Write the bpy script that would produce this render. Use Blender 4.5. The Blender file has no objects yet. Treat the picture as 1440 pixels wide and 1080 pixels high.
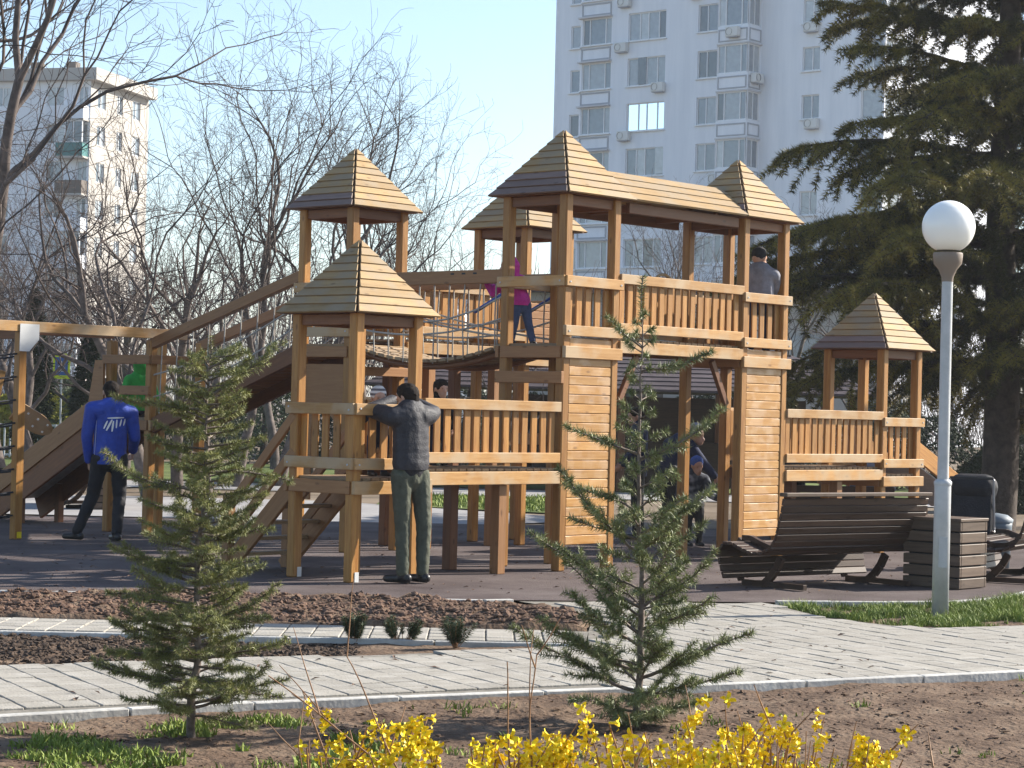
import bpy, bmesh, math, random
import numpy as np
from mathutils import Vector, Matrix, Euler
from mathutils.bvhtree import BVHTree

SC = bpy.context.scene
COL = SC.collection
rnd = random.Random(7)
rng = np.random.default_rng(7)
rad = math.radians

# ------------------------------------------------------------------ camera
cam_d = bpy.data.cameras.new('camera')
cam = bpy.data.objects.new('camera', cam_d); COL.objects.link(cam); SC.camera = cam
cam_d.sensor_width = 36; cam_d.lens = 77.5; cam_d.clip_start = 0.1; cam_d.clip_end = 3000
PITCH, ROLL = math.atan(38.5 / 3100), 0.025
fw = Vector((0, math.cos(PITCH), math.sin(PITCH))); up0 = Vector((0, -math.sin(PITCH), math.cos(PITCH)))
cr = Vector((1, 0, 0)) * math.cos(ROLL) + up0 * math.sin(ROLL)
cu = up0 * math.cos(ROLL) - Vector((1, 0, 0)) * math.sin(ROLL)
cam.matrix_world = Matrix(((cr.x, cu.x, -fw.x, 0), (cr.y, cu.y, -fw.y, 0), (cr.z, cu.z, -fw.z, 1.6), (0, 0, 0, 1)))

# ------------------------------------------------------------------ light
SUN_AZ, SUN_EL = rad(65), rad(30)          # azimuth from +Y towards +X
world = bpy.data.worlds.new('World'); SC.world = world; world.use_nodes = True
wn = world.node_tree
bgn = wn.nodes['Background']; sky = wn.nodes.new('ShaderNodeTexSky')
sky.sky_type = 'NISHITA'; sky.sun_disc = False; sky.sun_elevation = SUN_EL; sky.sun_rotation = SUN_AZ
sky.air_density = 1.0; sky.dust_density = 0.8; sky.ozone_density = 2.0; sky.altitude = 50
wn.links.new(sky.outputs[0], bgn.inputs[0]); bgn.inputs[1].default_value = 0.095
sl = bpy.data.lights.new('sun', 'SUN'); sl.energy = 5.0; sl.angle = rad(0.53); sl.color = (1, 0.93, 0.82)
so = bpy.data.objects.new('sun', sl); COL.objects.link(so)
sdir = Vector((math.sin(SUN_AZ) * math.cos(SUN_EL), math.cos(SUN_AZ) * math.cos(SUN_EL), math.sin(SUN_EL)))
so.rotation_euler = sdir.to_track_quat('Z', 'Y').to_euler(); so.location = sdir * 60
SC.view_settings.view_transform = 'Standard'; SC.view_settings.look = 'None'
SC.view_settings.exposure = 1.3; SC.view_settings.gamma = 1
SC.render.engine = 'CYCLES'
SC.cycles.use_denoising = True
SC.cycles.max_bounces = 6; SC.cycles.diffuse_bounces = 3; SC.cycles.glossy_bounces = 3

# ------------------------------------------------------------------ helpers
def tag(o, label=None, cat=None, group=None, kind=None):
    if label: o['label'] = label
    if cat: o['category'] = cat
    if group: o['group'] = group
    if kind: o['kind'] = kind
    return o
def link(name, me, mat=None, parent=None, mw=None):
    o = bpy.data.objects.new(name, me); COL.objects.link(o)
    if mat is not None and len(me.materials) == 0: me.materials.append(mat)
    if parent is not None: o.parent = parent
    if mw is not None: o.matrix_basis = mw
    return o
def empty(name, loc, rz=0, label=None, cat=None, group=None):
    o = bpy.data.objects.new(name, None); COL.objects.link(o)
    o.location = loc; o.rotation_euler = (0, 0, rz); o.empty_display_size = .2
    return tag(o, label, cat, group)
def copy_tree(o, parent=None):
    c = o.copy(); COL.objects.link(c)
    if parent is not None: c.parent = parent
    for ch in list(o.children): copy_tree(ch, c)
    return c
def mesh_np(name, V, Fq=None, Ft=None, mat=None, smooth=False):
    V = np.asarray(V, dtype=np.float32).reshape(-1, 3)
    nq = 0 if Fq is None else len(Fq); nt = 0 if Ft is None else len(Ft)
    me = bpy.data.meshes.new(name)
    me.vertices.add(len(V)); me.vertices.foreach_set('co', V.ravel())
    loops = []
    if nq: loops.append(np.asarray(Fq, np.int32).ravel())
    if nt: loops.append(np.asarray(Ft, np.int32).ravel())
    loops = np.concatenate(loops)
    me.loops.add(len(loops)); me.loops.foreach_set('vertex_index', loops)
    st = np.concatenate([np.arange(nq) * 4, nq * 4 + np.arange(nt) * 3]).astype(np.int32)
    me.polygons.add(nq + nt); me.polygons.foreach_set('loop_start', st)
    me.polygons.foreach_set('use_smooth', np.full(nq + nt, bool(smooth)))
    me.update(calc_edges=True)
    if mat: me.materials.append(mat)
    return me
def bm_mesh(name, bm, mat=None, smooth=False):
    me = bpy.data.meshes.new(name); bm.to_mesh(me); bm.free()
    if smooth:
        for p in me.polygons: p.use_smooth = True
    if mat: me.materials.append(mat)
    return me
_bc = {}
def box_mesh(sx, sy, sz, mat, bev=.005):
    key = (round(sx, 3), round(sy, 3), round(sz, 3), mat.name, bev)
    if key in _bc: return _bc[key]
    bm = bmesh.new(); bmesh.ops.create_cube(bm, size=1)
    bmesh.ops.scale(bm, vec=(sx, sy, sz), verts=bm.verts)
    if bev: bmesh.ops.bevel(bm, geom=list(bm.edges), offset=min(bev, .3 * min(sx, sy, sz)), segments=1, affect='EDGES')
    me = bm_mesh('board', bm, mat); _bc[key] = me
    return me
def box(name, size, loc, mat, parent=None, rot=(0, 0, 0), bev=.005):
    """box whose longest side becomes local X so that the grain runs along it"""
    sx, sy, sz = size
    M = Matrix.Translation(loc) @ Euler(rot).to_matrix().to_4x4()
    if sz >= sx and sz >= sy:
        me = box_mesh(sz, sy, sx, mat, bev); M = M @ Matrix.Rotation(-math.pi / 2, 4, 'Y')
    elif sy > sx:
        me = box_mesh(sy, sx, sz, mat, bev); M = M @ Matrix.Rotation(math.pi / 2, 4, 'Z')
    else: me = box_mesh(sx, sy, sz, mat, bev)
    return link(name, me, None, parent, M)
def beam(name, p0, p1, w, h, mat, parent=None, bev=.005):
    p0, p1 = Vector(p0), Vector(p1); d = p1 - p0; L = d.length; x = d / L
    y = Vector((0, 0, 1)).cross(x)
    y = Vector((0, 1, 0)) if y.length < 1e-4 else y.normalized()
    z = x.cross(y)
    M = Matrix(((x.x, y.x, z.x, 0), (x.y, y.y, z.y, 0), (x.z, y.z, z.z, 0), (0, 0, 0, 1)))
    return link(name, box_mesh(L, w, h, mat, bev), None, parent, Matrix.Translation((p0 + p1) / 2) @ M)
def tubes(P0, P1, R0, R1, k=4, off=0):
    P0 = np.asarray(P0, float); P1 = np.asarray(P1, float); n = len(P0)
    d = P1 - P0; d /= np.maximum(np.linalg.norm(d, axis=1, keepdims=True), 1e-9)
    ref = np.where(np.abs(d[:, 2:3]) > .9, np.array([[1., 0, 0]]), np.array([[0, 0, 1.]]))
    u = np.cross(ref, d); u /= np.linalg.norm(u, axis=1, keepdims=True); v = np.cross(d, u)
    a = np.arange(k) * 2 * math.pi / k
    ring = np.cos(a)[None, :, None] * u[:, None, :] + np.sin(a)[None, :, None] * v[:, None, :]
    A = P0[:, None, :] + ring * np.asarray(R0)[:, None, None]; B = P1[:, None, :] + ring * np.asarray(R1)[:, None, None]
    V = np.concatenate([A, B], axis=1).reshape(-1, 3)
    i = np.arange(k); j = (i + 1) % k
    q = np.stack([i, j, j + k, i + k], axis=1)[None] + (np.arange(n) * 2 * k)[:, None, None]
    return V, q.reshape(-1, 4) + off
def tube_obj(name, pts, r, mat, parent=None, k=6, r1=None):
    pts = np.asarray(pts, float); n = len(pts) - 1
    rr = np.linspace(r, r if r1 is None else r1, n + 1)
    V, q = tubes(pts[:-1], pts[1:], rr[:-1], rr[1:], k)
    return link(name, mesh_np(name, V, q, None, mat, True), None, parent)
def lathe(name, prof, mat, parent=None, n=28, smooth=True, loc=(0, 0, 0)):
    V = []; Q = []
    for r, z in prof:
        for i in range(n):
            a = 2 * math.pi * i / n; V.append((r * math.cos(a), r * math.sin(a), z))
    for j in range(len(prof) - 1):
        for i in range(n):
            Q.append((j * n + i, j * n + (i + 1) % n, (j + 1) * n + (i + 1) % n, (j + 1) * n + i))
    o = link(name, mesh_np(name, V, Q, None, mat, smooth), None, parent); o.location = loc
    return o
def prism(name, poly, thick, mat, parent=None, mw=None):
    """2D polygon in local XZ, extruded along Y by thick (centred)"""
    bm = bmesh.new()
    f = bm.faces.new([bm.verts.new((x, -thick / 2, z)) for x, z in poly])
    e = bmesh.ops.extrude_face_region(bm, geom=[f])
    bmesh.ops.translate(bm, vec=(0, thick, 0), verts=[v for v in e['geom'] if isinstance(v, bmesh.types.BMVert)])
    bmesh.ops.recalc_face_normals(bm, faces=bm.faces)
    return link(name, bm_mesh(name, bm, mat), None, parent, mw)
def sheet(name, poly, z, mat, kind='structure'):
    bm = bmesh.new(); bm.faces.new([bm.verts.new((x, y, z)) for x, y in poly])
    bmesh.ops.recalc_face_normals(bm, faces=bm.faces)
    if list(bm.faces)[0].normal.z < 0: bmesh.ops.reverse_faces(bm, faces=bm.faces)
    o = link(name, bm_mesh(name, bm, mat)); return tag(o, kind=kind)
def inpoly(x, y, poly):
    x = np.asarray(x, float); y = np.asarray(y, float); r = np.zeros(x.shape, bool); n = len(poly)
    for i in range(n):
        x0, y0 = poly[i]; x1, y1 = poly[(i + 1) % n]
        if y0 == y1: continue
        c = ((y0 > y) != (y1 > y)) & (x < (x1 - x0) * (y - y0) / (y1 - y0) + x0)
        r ^= c
    return r
def vnoise(x, y, s, seed=0):
    g = np.random.default_rng(seed).random((128, 128))
    x = np.asarray(x) / s + 1000; y = np.asarray(y) / s + 1000
    xi = np.floor(x).astype(int); yi = np.floor(y).astype(int); fx = x - xi; fy = y - yi
    fx = fx * fx * (3 - 2 * fx); fy = fy * fy * (3 - 2 * fy)
    G = lambda a, b: g[a % 128, b % 128]
    return (G(xi, yi) * (1 - fx) + G(xi + 1, yi) * fx) * (1 - fy) + (G(xi, yi + 1) * (1 - fx) + G(xi + 1, yi + 1) * fx) * fy

# ------------------------------------------------------------------ materials
def newmat(name, rough=.7, spec=.4):
    m = bpy.data.materials.new(name); m.use_nodes = True
    b = m.node_tree.nodes['Principled BSDF']; b.inputs['Roughness'].default_value = rough
    b.inputs['Specular IOR Level'].default_value = spec
    return m, m.node_tree, b
def N(nt, t, **kw):
    n = nt.nodes.new(t)
    for k, v in kw.items():
        if k.startswith('i_'):
            key = k[2:]; key = int(key) if key.isdigit() else key.replace('_', ' ')
            n.inputs[key].default_value = v
        else: setattr(n, k, v)
    return n
def plain(name, col, rough=.7, metal=0, spec=.4):
    m, nt, b = newmat(name, rough, spec); b.inputs['Base Color'].default_value = (*col, 1); b.inputs['Metallic'].default_value = metal
    return m
def ramp(nt, fac, stops):
    r = nt.nodes.new('ShaderNodeValToRGB'); e = r.color_ramp.elements
    while len(e) < len(stops): e.new(.5)
    for q, (p, c) in zip(e, stops): q.position = p; q.color = (*c, 1)
    nt.links.new(fac, r.inputs[0]); return r
def noisy(name, c0, c1, scale=8, rough=.85, bump=.3, detail=6, spec=.2, coord='Object', bscale=None, objvar=0, c2=None, dist=.02):
    m, nt, b = newmat(name, rough, spec)
    tc = N(nt, 'ShaderNodeTexCoord'); n = N(nt, 'ShaderNodeTexNoise', i_Scale=scale, i_Detail=detail, i_Roughness=.65)
    nt.links.new(tc.outputs[coord], n.inputs['Vector'])
    st = [(.32, c0), (.68, c1)] if c2 is None else [(.28, c0), (.52, c1), (.72, c2)]
    r = ramp(nt, n.outputs[0], st); out = r.outputs[0]
    if objvar:
        oi = N(nt, 'ShaderNodeObjectInfo'); mr = N(nt, 'ShaderNodeMapRange', i_3=1 - objvar, i_4=1 + objvar)
        nt.links.new(oi.outputs['Random'], mr.inputs[0])
        mx = N(nt, 'ShaderNodeMix', data_type='RGBA', blend_type='MULTIPLY'); mx.inputs[0].default_value = 1
        nt.links.new(out, mx.inputs[6]); nt.links.new(mr.outputs[0], mx.inputs[7]); out = mx.outputs[2]
    nt.links.new(out, b.inputs['Base Color'])
    if bump:
        n2 = N(nt, 'ShaderNodeTexNoise', i_Scale=bscale or scale * 3, i_Detail=5)
        nt.links.new(tc.outputs[coord], n2.inputs['Vector'])
        bp = N(nt, 'ShaderNodeBump', i_Strength=bump, i_Distance=dist); nt.links.new(n2.outputs[0], bp.inputs['Height'])
        nt.links.new(bp.outputs[0], b.inputs['Normal'])
    return m
def wood(name, c0, c1, rough=.5, var=.22, grey=None, spec=.35, coat=0):
    m, nt, b = newmat(name, rough, spec)
    tc = N(nt, 'ShaderNodeTexCoord'); oi = N(nt, 'ShaderNodeObjectInfo')
    mp = N(nt, 'ShaderNodeMapping'); mp.inputs['Scale'].default_value = (1.3, 16, 16)
    ad = N(nt, 'ShaderNodeVectorMath', operation='ADD'); mu = N(nt, 'ShaderNodeMath', operation='MULTIPLY'); mu.inputs[1].default_value = 37
    nt.links.new(oi.outputs['Random'], mu.inputs[0]); nt.links.new(tc.outputs['Object'], ad.inputs[0]); nt.links.new(mu.outputs[0], ad.inputs[1])
    nt.links.new(ad.outputs[0], mp.inputs[0])
    n = N(nt, 'ShaderNodeTexNoise', i_Scale=2.2, i_Detail=6, i_Roughness=.62, i_Distortion=.5); nt.links.new(mp.outputs[0], n.inputs['Vector'])
    r = ramp(nt, n.outputs[0], [(.3, c0), (.7, c1)])
    # knots
    vo = N(nt, 'ShaderNodeTexVoronoi', i_Scale=1.0); mp2 = N(nt, 'ShaderNodeMapping'); mp2.inputs['Scale'].default_value = (3.2, 8, 8)
    nt.links.new(ad.outputs[0], mp2.inputs[0]); nt.links.new(mp2.outputs[0], vo.inputs['Vector'])
    kr = ramp(nt, vo.outputs['Distance'], [(.05, (.35, .28, .22)), (.14, (1, 1, 1))])
    m1 = N(nt, 'ShaderNodeMix', data_type='RGBA', blend_type='MULTIPLY'); m1.inputs[0].default_value = .7
    nt.links.new(r.outputs[0], m1.inputs[6]); nt.links.new(kr.outputs[0], m1.inputs[7])
    mr = N(nt, 'ShaderNodeMapRange', i_3=1 - var, i_4=1 + var); nt.links.new(oi.outputs['Random'], mr.inputs[0])
    m2 = N(nt, 'ShaderNodeMix', data_type='RGBA', blend_type='MULTIPLY'); m2.inputs[0].default_value = 1
    nt.links.new(m1.outputs[2], m2.inputs[6]); nt.links.new(mr.outputs[0], m2.inputs[7]); out = m2.outputs[2]
    if grey:
        n3 = N(nt, 'ShaderNodeTexNoise', i_Scale=3, i_Detail=4); nt.links.new(ad.outputs[0], n3.inputs['Vector'])
        gr = ramp(nt, n3.outputs[0], [(.42, (0, 0, 0)), (.62, (.8, .8, .8))])
        m3 = N(nt, 'ShaderNodeMix', data_type='RGBA'); nt.links.new(gr.outputs[0], m3.inputs[0]); nt.links.new(out, m3.inputs[6])
        m3.inputs[7].default_value = (*grey, 1); out = m3.outputs[2]
    nt.links.new(out, b.inputs['Base Color'])
    rr = N(nt, 'ShaderNodeMapRange', i_3=rough - .12, i_4=rough + .12); nt.links.new(n.outputs[0], rr.inputs[0]); nt.links.new(rr.outputs[0], b.inputs['Roughness'])
    bp = N(nt, 'ShaderNodeBump', i_Strength=.2, i_Distance=.0012); nt.links.new(n.outputs[0], bp.inputs['Height']); nt.links.new(bp.outputs[0], b.inputs['Normal'])
    if coat:
        g = N(nt, 'ShaderNodeTexNoise', i_Scale=5.0, i_Detail=5.0); nt.links.new(ad.outputs[0], g.inputs['Vector'])
        gr2 = ramp(nt, g.outputs[0], [(.46, (0, 0, 0)), (.60, (coat, coat, coat))]); nt.links.new(gr2.outputs[0], b.inputs['Coat Weight']); b.inputs['Coat Roughness'].default_value = .38; b.inputs['Coat IOR'].default_value = 1.8
    return m
M = {}
M['pine'] = wood('honey stained pine', (.24, .10, .021), (.385, .19, .046), .45, .2)
M['rail'] = wood('weathered pine rail', (.32, .155, .042), (.44, .25, .09), .5, .16, grey=(.40, .30, .19))
M['wall'] = wood('varnished pine cladding', (.32, .15, .038), (.45, .245, .078), .36, .14, spec=.5, coat=.75)
M['roof'] = wood('weathered roof boards', (.265, .165, .068), (.38, .255, .12), .7, .2, grey=(.27, .21, .14), spec=.3)
M['roofdark'] = wood('dark stained eave boards', (.15, .095, .075), (.22, .15, .12), .5, .15)
M['redwood'] = wood('red brown structural timber', (.12, .042, .015), (.19, .075, .027), .5, .2)
M['deck'] = wood('worn deck planks', (.20, .13, .07), (.30, .21, .12), .6, .2)
M['darkwood'] = wood('dark brown stained slats', (.034, .018, .012), (.068, .038, .024), .5, .25, spec=.3)
M['boxwood'] = wood('grey brown planter slats', (.075, .048, .033), (.135, .092, .064), .55, .2)
M['slidewood'] = wood('brown slide boards', (.22, .10, .035), (.30, .15, .06), .5, .15)
M['rope'] = noisy('grey rope', (.30, .28, .25), (.45, .42, .38), 60, .9, .4)
M['blackrope'] = plain('black rope', (.02, .02, .025), .8)
M['bluerope'] = plain('blue rope sleeve', (.03, .07, .30), .6)
M['steel'] = noisy('galvanised steel', (.36, .37, .38), (.50, .51, .52), 12, .42, .05, spec=.5)
M['lamppole'] = noisy('grey painted pole', (.34, .36, .37), (.46, .47, .48), 5, .4, .08, spec=.5)
M['plate'] = plain('light grey steel plate', (.55, .55, .54), .45, 0)
M['rubber'] = noisy('rubber play surface', (.058, .043, .042), (.105, .083, .079), .9, .9, .6, 14, .15, 'Object', 110, c2=(.15, .127, .12))
M['slab'] = noisy('concrete paving', (.26, .24, .205), (.34, .32, .285), 3.5, .85, .35, 8, .2, 'Object', 60, .09)
M['slabbed'] = noisy('mortar bed', (.13, .12, .10), (.24, .22, .19), 9, .95, .4)
M['kerb'] = noisy('concrete kerb', (.34, .33, .31), (.50, .49, .46), 8, .85, .3, objvar=.1)
M['soil'] = noisy('brown soil', (.06, .038, .027), (.135, .092, .064), 2.2, .95, .8, 10, .1, 'Object', 26, c2=(.20, .148, .105), dist=.03)
M['darksoil'] = noisy('dark brown soil', (.03, .021, .016), (.09, .063, .046), 6, .95, .5)  # crumb colour, darker than the other soils
M['clod'] = noisy('reddish clods', (.088, .052, .036), (.178, .112, .079), 5, .95, .6, objvar=.1)
M['earth'] = noisy('park earth', (.10, .075, .05), (.22, .175, .13), .35, .95, .4, 10, .1, 'Object', 5)
M['asphalt'] = noisy('pale walkway', (.22, .21, .21), (.31, .30, .29), .8, .9, .2)
M['grass'] = noisy('grass blades', (.08, .12, .016), (.26, .32, .06), 3, .6, 0, spec=.25)
M['lawn'] = noisy('lawn', (.05, .08, .018), (.15, .17, .06), .9, .95, .5, 10, .1)
M['bark'] = noisy('grey bark', (.055, .045, .04), (.165, .135, .122), 5, .9, .5)
M['twig'] = noisy('twigs', (.04, .03, .027), (.105, .083, .075), 3, .9, 0)
M['darkbark'] = noisy('dark bark', (.035, .028, .024), (.09, .07, .06), 8, .9, .6)
M['youngbark'] = noisy('young cedar bark', (.07, .05, .04), (.22, .175, .145), 20, .75, .3, spec=.4)
M['needleL'] = noisy('olive needles', (.11, .125, .036), (.27, .27, .088), 7, .5, 0, spec=.35)
M['needleR'] = noisy('blue green needles', (.085, .11, .036), (.26, .28, .105), 7, .5, 0, spec=.35)
M['needleB'] = noisy('old cedar needles', (.014, .017, .006), (.07, .07, .016), 1.1, .55, 0, c2=(.34, .25, .035), spec=.3)  # gold end of the noise paints sunlit patches into the needles
M['needleT'] = noisy('sunlit gold cedar tips', (.085, .085, .017), (.30, .24, .042), 2.2, .55, 0, spec=.3)  # gold paints sunlit highlights into the tip needles
M['thuja'] = noisy('thuja foliage', (.012, .02, .010), (.035, .05, .02), 3, .7, 0)
M['shrub'] = noisy('dark needle shrub', (.03, .045, .022), (.085, .11, .05), 9, .55, 0)
M['stem'] = noisy('forsythia stems', (.17, .085, .04), (.33, .19, .10), 14, .6, .2)
M['petal'] = noisy('yellow petals', (.72, .50, .008), (.88, .70, .03), 30, .5, 0, objvar=.08)
M['hedge'] = noisy('yellow green hedge', (.12, .13, .02), (.42, .37, .04), 1.6, .8, 0)
M['tile'] = noisy('brown roof tile', (.05, .038, .04), (.085, .065, .068), 2, .7, .2, objvar=.15)
M['white'] = plain('white paint', (.75, .75, .73), .5)
m, nt, b = newmat('opal globe', .25, .5); b.inputs['Base Color'].default_value = (.85, .85, .82, 1)
b.inputs['Subsurface Weight'].default_value = .5; b.inputs['Subsurface Radius'].default_value = (.25, .25, .25); b.inputs['Subsurface Scale'].default_value = .6
M['globe'] = m
M['cup'] = plain('brown lamp cup', (.20, .16, .13), .5)
M['bwall'] = noisy('white rendered wall', (.66, .69, .74), (.78, .80, .84), .5, .9, .1, 6, .15)
_nt = M['bwall'].node_tree; _mp = N(_nt, 'ShaderNodeMapping'); _mp.inputs['Scale'].default_value = (2.2, 2.2, .22)
_nn = [n for n in _nt.nodes if n.type == 'TEX_NOISE'][0]; _tc = [n for n in _nt.nodes if n.type == 'TEX_COORD'][0]
_nt.links.new(_tc.outputs['Object'], _mp.inputs[0]); _nt.links.new(_mp.outputs[0], _nn.inputs['Vector'])
M['btrim'] = plain('grey trim', (.33, .35, .39), .8)
M['bsill'] = plain('pale sill', (.52, .52, .54), .8)
M['frame'] = plain('white window frame', (.72, .73, .74), .5)
M['bdark'] = plain('dark interior', (.03, .035, .04), .8)
M['cream'] = noisy('cream concrete', (.33, .31, .285), (.42, .40, .37), .4, .9, .1)
M['teal'] = plain('teal balcony panel', (.02, .14, .14), .6)
M['brownp'] = plain('brown balcony panel', (.10, .08, .065), .7)
M['acw'] = plain('air conditioner white', (.62, .62, .60), .5)
M['acd'] = plain('air conditioner fan', (.06, .06, .065), .6)
m, nt, b = newmat('window glass', .06, .8)
oi = N(nt, 'ShaderNodeObjectInfo')
r = ramp(nt, oi.outputs['Random'], [(0, (.09, .12, .15)), (.2, (.22, .27, .32)), (.45, (.36, .40, .44)), (.8, (.52, .55, .57))]); r.color_ramp.interpolation = 'CONSTANT'
tc = N(nt, 'ShaderNodeTexCoord'); wv = N(nt, 'ShaderNodeTexNoise', i_Scale=3.0); nt.links.new(tc.outputs['Object'], wv.inputs['Vector'])
mx = N(nt, 'ShaderNodeMix', data_type='RGBA', blend_type='MULTIPLY'); mx.inputs[0].default_value = .5
nt.links.new(r.outputs[0], mx.inputs[6]); nt.links.new(wv.outputs[0], mx.inputs[7]); nt.links.new(mx.outputs[2], b.inputs['Base Color'])
M['glass'] = m
m, nt, b = newmat('sky mirroring glass', .05, .8); b.inputs['Base Color'].default_value = (.82, .9, .95, 1); b.inputs['Metallic'].default_value = 1  # pale blue metallic panes imitate a bright sky reflection
M['mirror'] = m
def cloth(name, c, rough=.8, spec=.2, var=.25):
    return noisy(name, tuple(v * (1 - var) for v in c), tuple(v * (1 + var) for v in c), 9, rough, .25, 5, spec, 'Object', 70)
M['skin'] = noisy('skin', (.40, .23, .16), (.50, .30, .215), 12, .5, .05, spec=.35)
M['hair'] = noisy('dark hair', (.010, .007, .006), (.022, .016, .013), 60, .75, .2, spec=.08)
M['charcoal'] = cloth('charcoal jacket', (.026, .026, .033), .62, .3)
M['olive'] = cloth('olive trousers', (.075, .08, .058), .8)
M['black'] = cloth('black cloth', (.018, .018, .022), .7)
M['blue'] = cloth('royal blue jacket', (.018, .052, .32), .55, .3)
M['navy'] = cloth('navy cloth', (.02, .026, .06), .8)
M['pink'] = cloth('magenta jacket', (.52, .03, .30), .6)
M['denim'] = cloth('denim', (.05, .08, .17), .85)
M['green'] = cloth('bright green jacket', (.03, .32, .05), .6)
M['greyj'] = cloth('grey jacket', (.20, .20, .23), .7)
M['bluehat'] = cloth('blue hat', (.05, .10, .32), .8)
M['leather'] = plain('shoe leather', (.016, .015, .016), .4)
m, nt, b = newmat('striped knit', .9, .1); tc = N(nt, 'ShaderNodeTexCoord')
wv = N(nt, 'ShaderNodeTexWave', i_Scale=7.0, bands_direction='Z'); nt.links.new(tc.outputs['Object'], wv.inputs['Vector'])
r = ramp(nt, wv.outputs[0], [(.4, (.13, .13, .15)), (.55, (.62, .62, .62))]); nt.links.new(r.outputs[0], b.inputs['Base Color']); M['knit'] = m
m, nt, b = newmat('camouflage cloth', .8, .2); tc = N(nt, 'ShaderNodeTexCoord'); n = N(nt, 'ShaderNodeTexNoise', i_Scale=11.0, i_Detail=1.0)
nt.links.new(tc.outputs['Object'], n.inputs['Vector']); r = ramp(nt, n.outputs[0], [(.42, (.03, .035, .05)), (.5, (.10, .11, .13)), (.58, (.22, .23, .26))])
nt.links.new(r.outputs[0], b.inputs['Base Color']); M['camo'] = m

# ------------------------------------------------------------------ ground and paths
tag(sheet('ground', [(-900, -60), (900, -60), (900, 1500), (-900, 1500)], -.16, M['earth']), kind='structure')
RUB = [(-14, 18.0), (-4.15, 18.08), (-2.2, 18.25), (-.19, 18.32), (.06, 18.48), (1.2, 18.72), (2.37, 18.94), (3.3, 19.12), (3.86, 19.36), (4.5, 20.1), (5.07, 21.3), (6.4, 22.4), (9, 23.2), (14, 23.6), (14, 32.5), (-14, 29.0)]
sheet('play_surface', RUB, .02, M['rubber'])
sheet('far_ground', [(-14, 29.004), (14, 32.504), (200, 33), (200, 400), (-200, 400), (-200, 29)], -.02, M['earth'])
sheet('walkway', [(-60, 29.3), (-.4, 30.9), (1.5, 33.2), (-3, 37.5), (-60, 37.5)], 0, M['asphalt'])
sheet('lawn', [(-2.2, 36.6), (.6, 35.0), (1.3, 37), (1.2, 41), (-2.2, 41)], .004, M['lawn'])
sheet('far_walkway', [(-60, 41.5), (60, 41.5), (60, 45), (-60, 45)], 0, M['asphalt'])
sheet('far_lawn', [(-70, 46), (70, 46), (70, 60), (-70, 60)], .002, M['lawn'])
GRASS = [(2.3, 18.74), (2.62, 17.62), (3.0, 17.12), (3.42, 17.0), (4.2, 17.45), (7, 19), (12, 21.7), (12, 23.3), (9, 22.95), (6.5, 22.15), (5.2, 21.1), (4.6, 19.95), (3.95, 19.22), (3.3, 18.98)]
PATH1 = [(-9, 7.55), (-2.51, 11.0), (-1.33, 11.72), (-.58, 12.1), (1.0, 12.87), (3.32, 14.12), (12, 18.9), (12, 21.6), (7, 18.9), (4.2, 17.38), (3.42, 16.93), (3.0, 17.05), (2.55, 17.57), (2.24, 18.78), (1.2, 18.62), (.1, 18.4), (.52, 17.8), (.66, 16.9), (.6, 16.02), (.56, 15.03), (-.05, 14.6), (-.86, 14.12), (-1.65, 13.75), (-2.98, 13.02), (-9, 9.8)]
PATH2 = [(-12, 15.02), (-3.43, 14.97), (.54, 15.04), (.6, 16.0), (-1.9, 15.96), (-12, 16.05)]
# fine soil with relief, sunk under the paths
gx, gy = np.meshgrid(np.arange(-9, 11.01, .045), np.arange(7.2, 24.01, .045))
bedmask = ((gy > 16) & (gy < 18.4) & (gx < .75)).astype(float)
hz = -.045 + .05 * vnoise(gx, gy, 1.4, 1) + .022 * vnoise(gx, gy, .22, 2) + .016 * vnoise(gx, gy, .09, 3)
hz += bedmask * (.02 + .05 * vnoise(gx, gy, .16, 4) ** 2)
drop = inpoly(gx, gy, PATH1) | inpoly(gx, gy, PATH2) | inpoly(gx, gy, RUB)
hz = np.where(drop, -.12, hz)
ny, nx = gx.shape; idx = np.arange(nx * ny).reshape(ny, nx)
Q = np.stack([idx[:-1, :-1], idx[:-1, 1:], idx[1:, 1:], idx[1:, :-1]], -1).reshape(-1, 4)
tag(link('soil', mesh_np('soil', np.stack([gx, gy, hz], -1), Q, None, M['soil'], True)), kind='structure')
def soil_z(p):
    i = np.clip(np.round((p[:, 0] + 9) / .045).astype(int), 0, nx - 1); j = np.clip(np.round((p[:, 1] - 7.2) / .045).astype(int), 0, ny - 1); return hz[j, i]
# clods
ico = bmesh.new(); bmesh.ops.create_icosphere(ico, subdivisions=1, radius=1); ico.verts.ensure_lookup_table()
IV = np.array([v.co[:] for v in ico.verts]); IF = np.array([[v.index for v in f.verts] for f in ico.faces]); ico.free()
def scatter(P, S, seed, squash=.65):
    r = np.random.default_rng(seed); n = len(P)
    V = IV[None] * (1 + .95 * (r.random((n, len(IV), 1)) - .5)) * S[:, None, None]
    V[:, :, 2] *= squash; a = r.random(n) * 6.28
    X = V[:, :, 0] * np.cos(a)[:, None] - V[:, :, 1] * np.sin(a)[:, None]; Y = V[:, :, 0] * np.sin(a)[:, None] + V[:, :, 1] * np.cos(a)[:, None]
    V = np.stack([X, Y, V[:, :, 2]], -1) + P[:, None, :]
    return V.reshape(-1, 3), (IF[None] + (np.arange(n) * len(IV))[:, None, None]).reshape(-1, 3)
def rand_in(poly, n, seed):
    r = np.random.default_rng(seed); a = np.array(poly); lo, hi = a.min(0), a.max(0); out = np.zeros((0, 2))
    while len(out) < n:
        p = lo + r.random((n * 2, 2)) * (hi - lo); out = np.concatenate([out, p[inpoly(p[:, 0], p[:, 1], poly)]])
    return out[:n]
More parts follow.
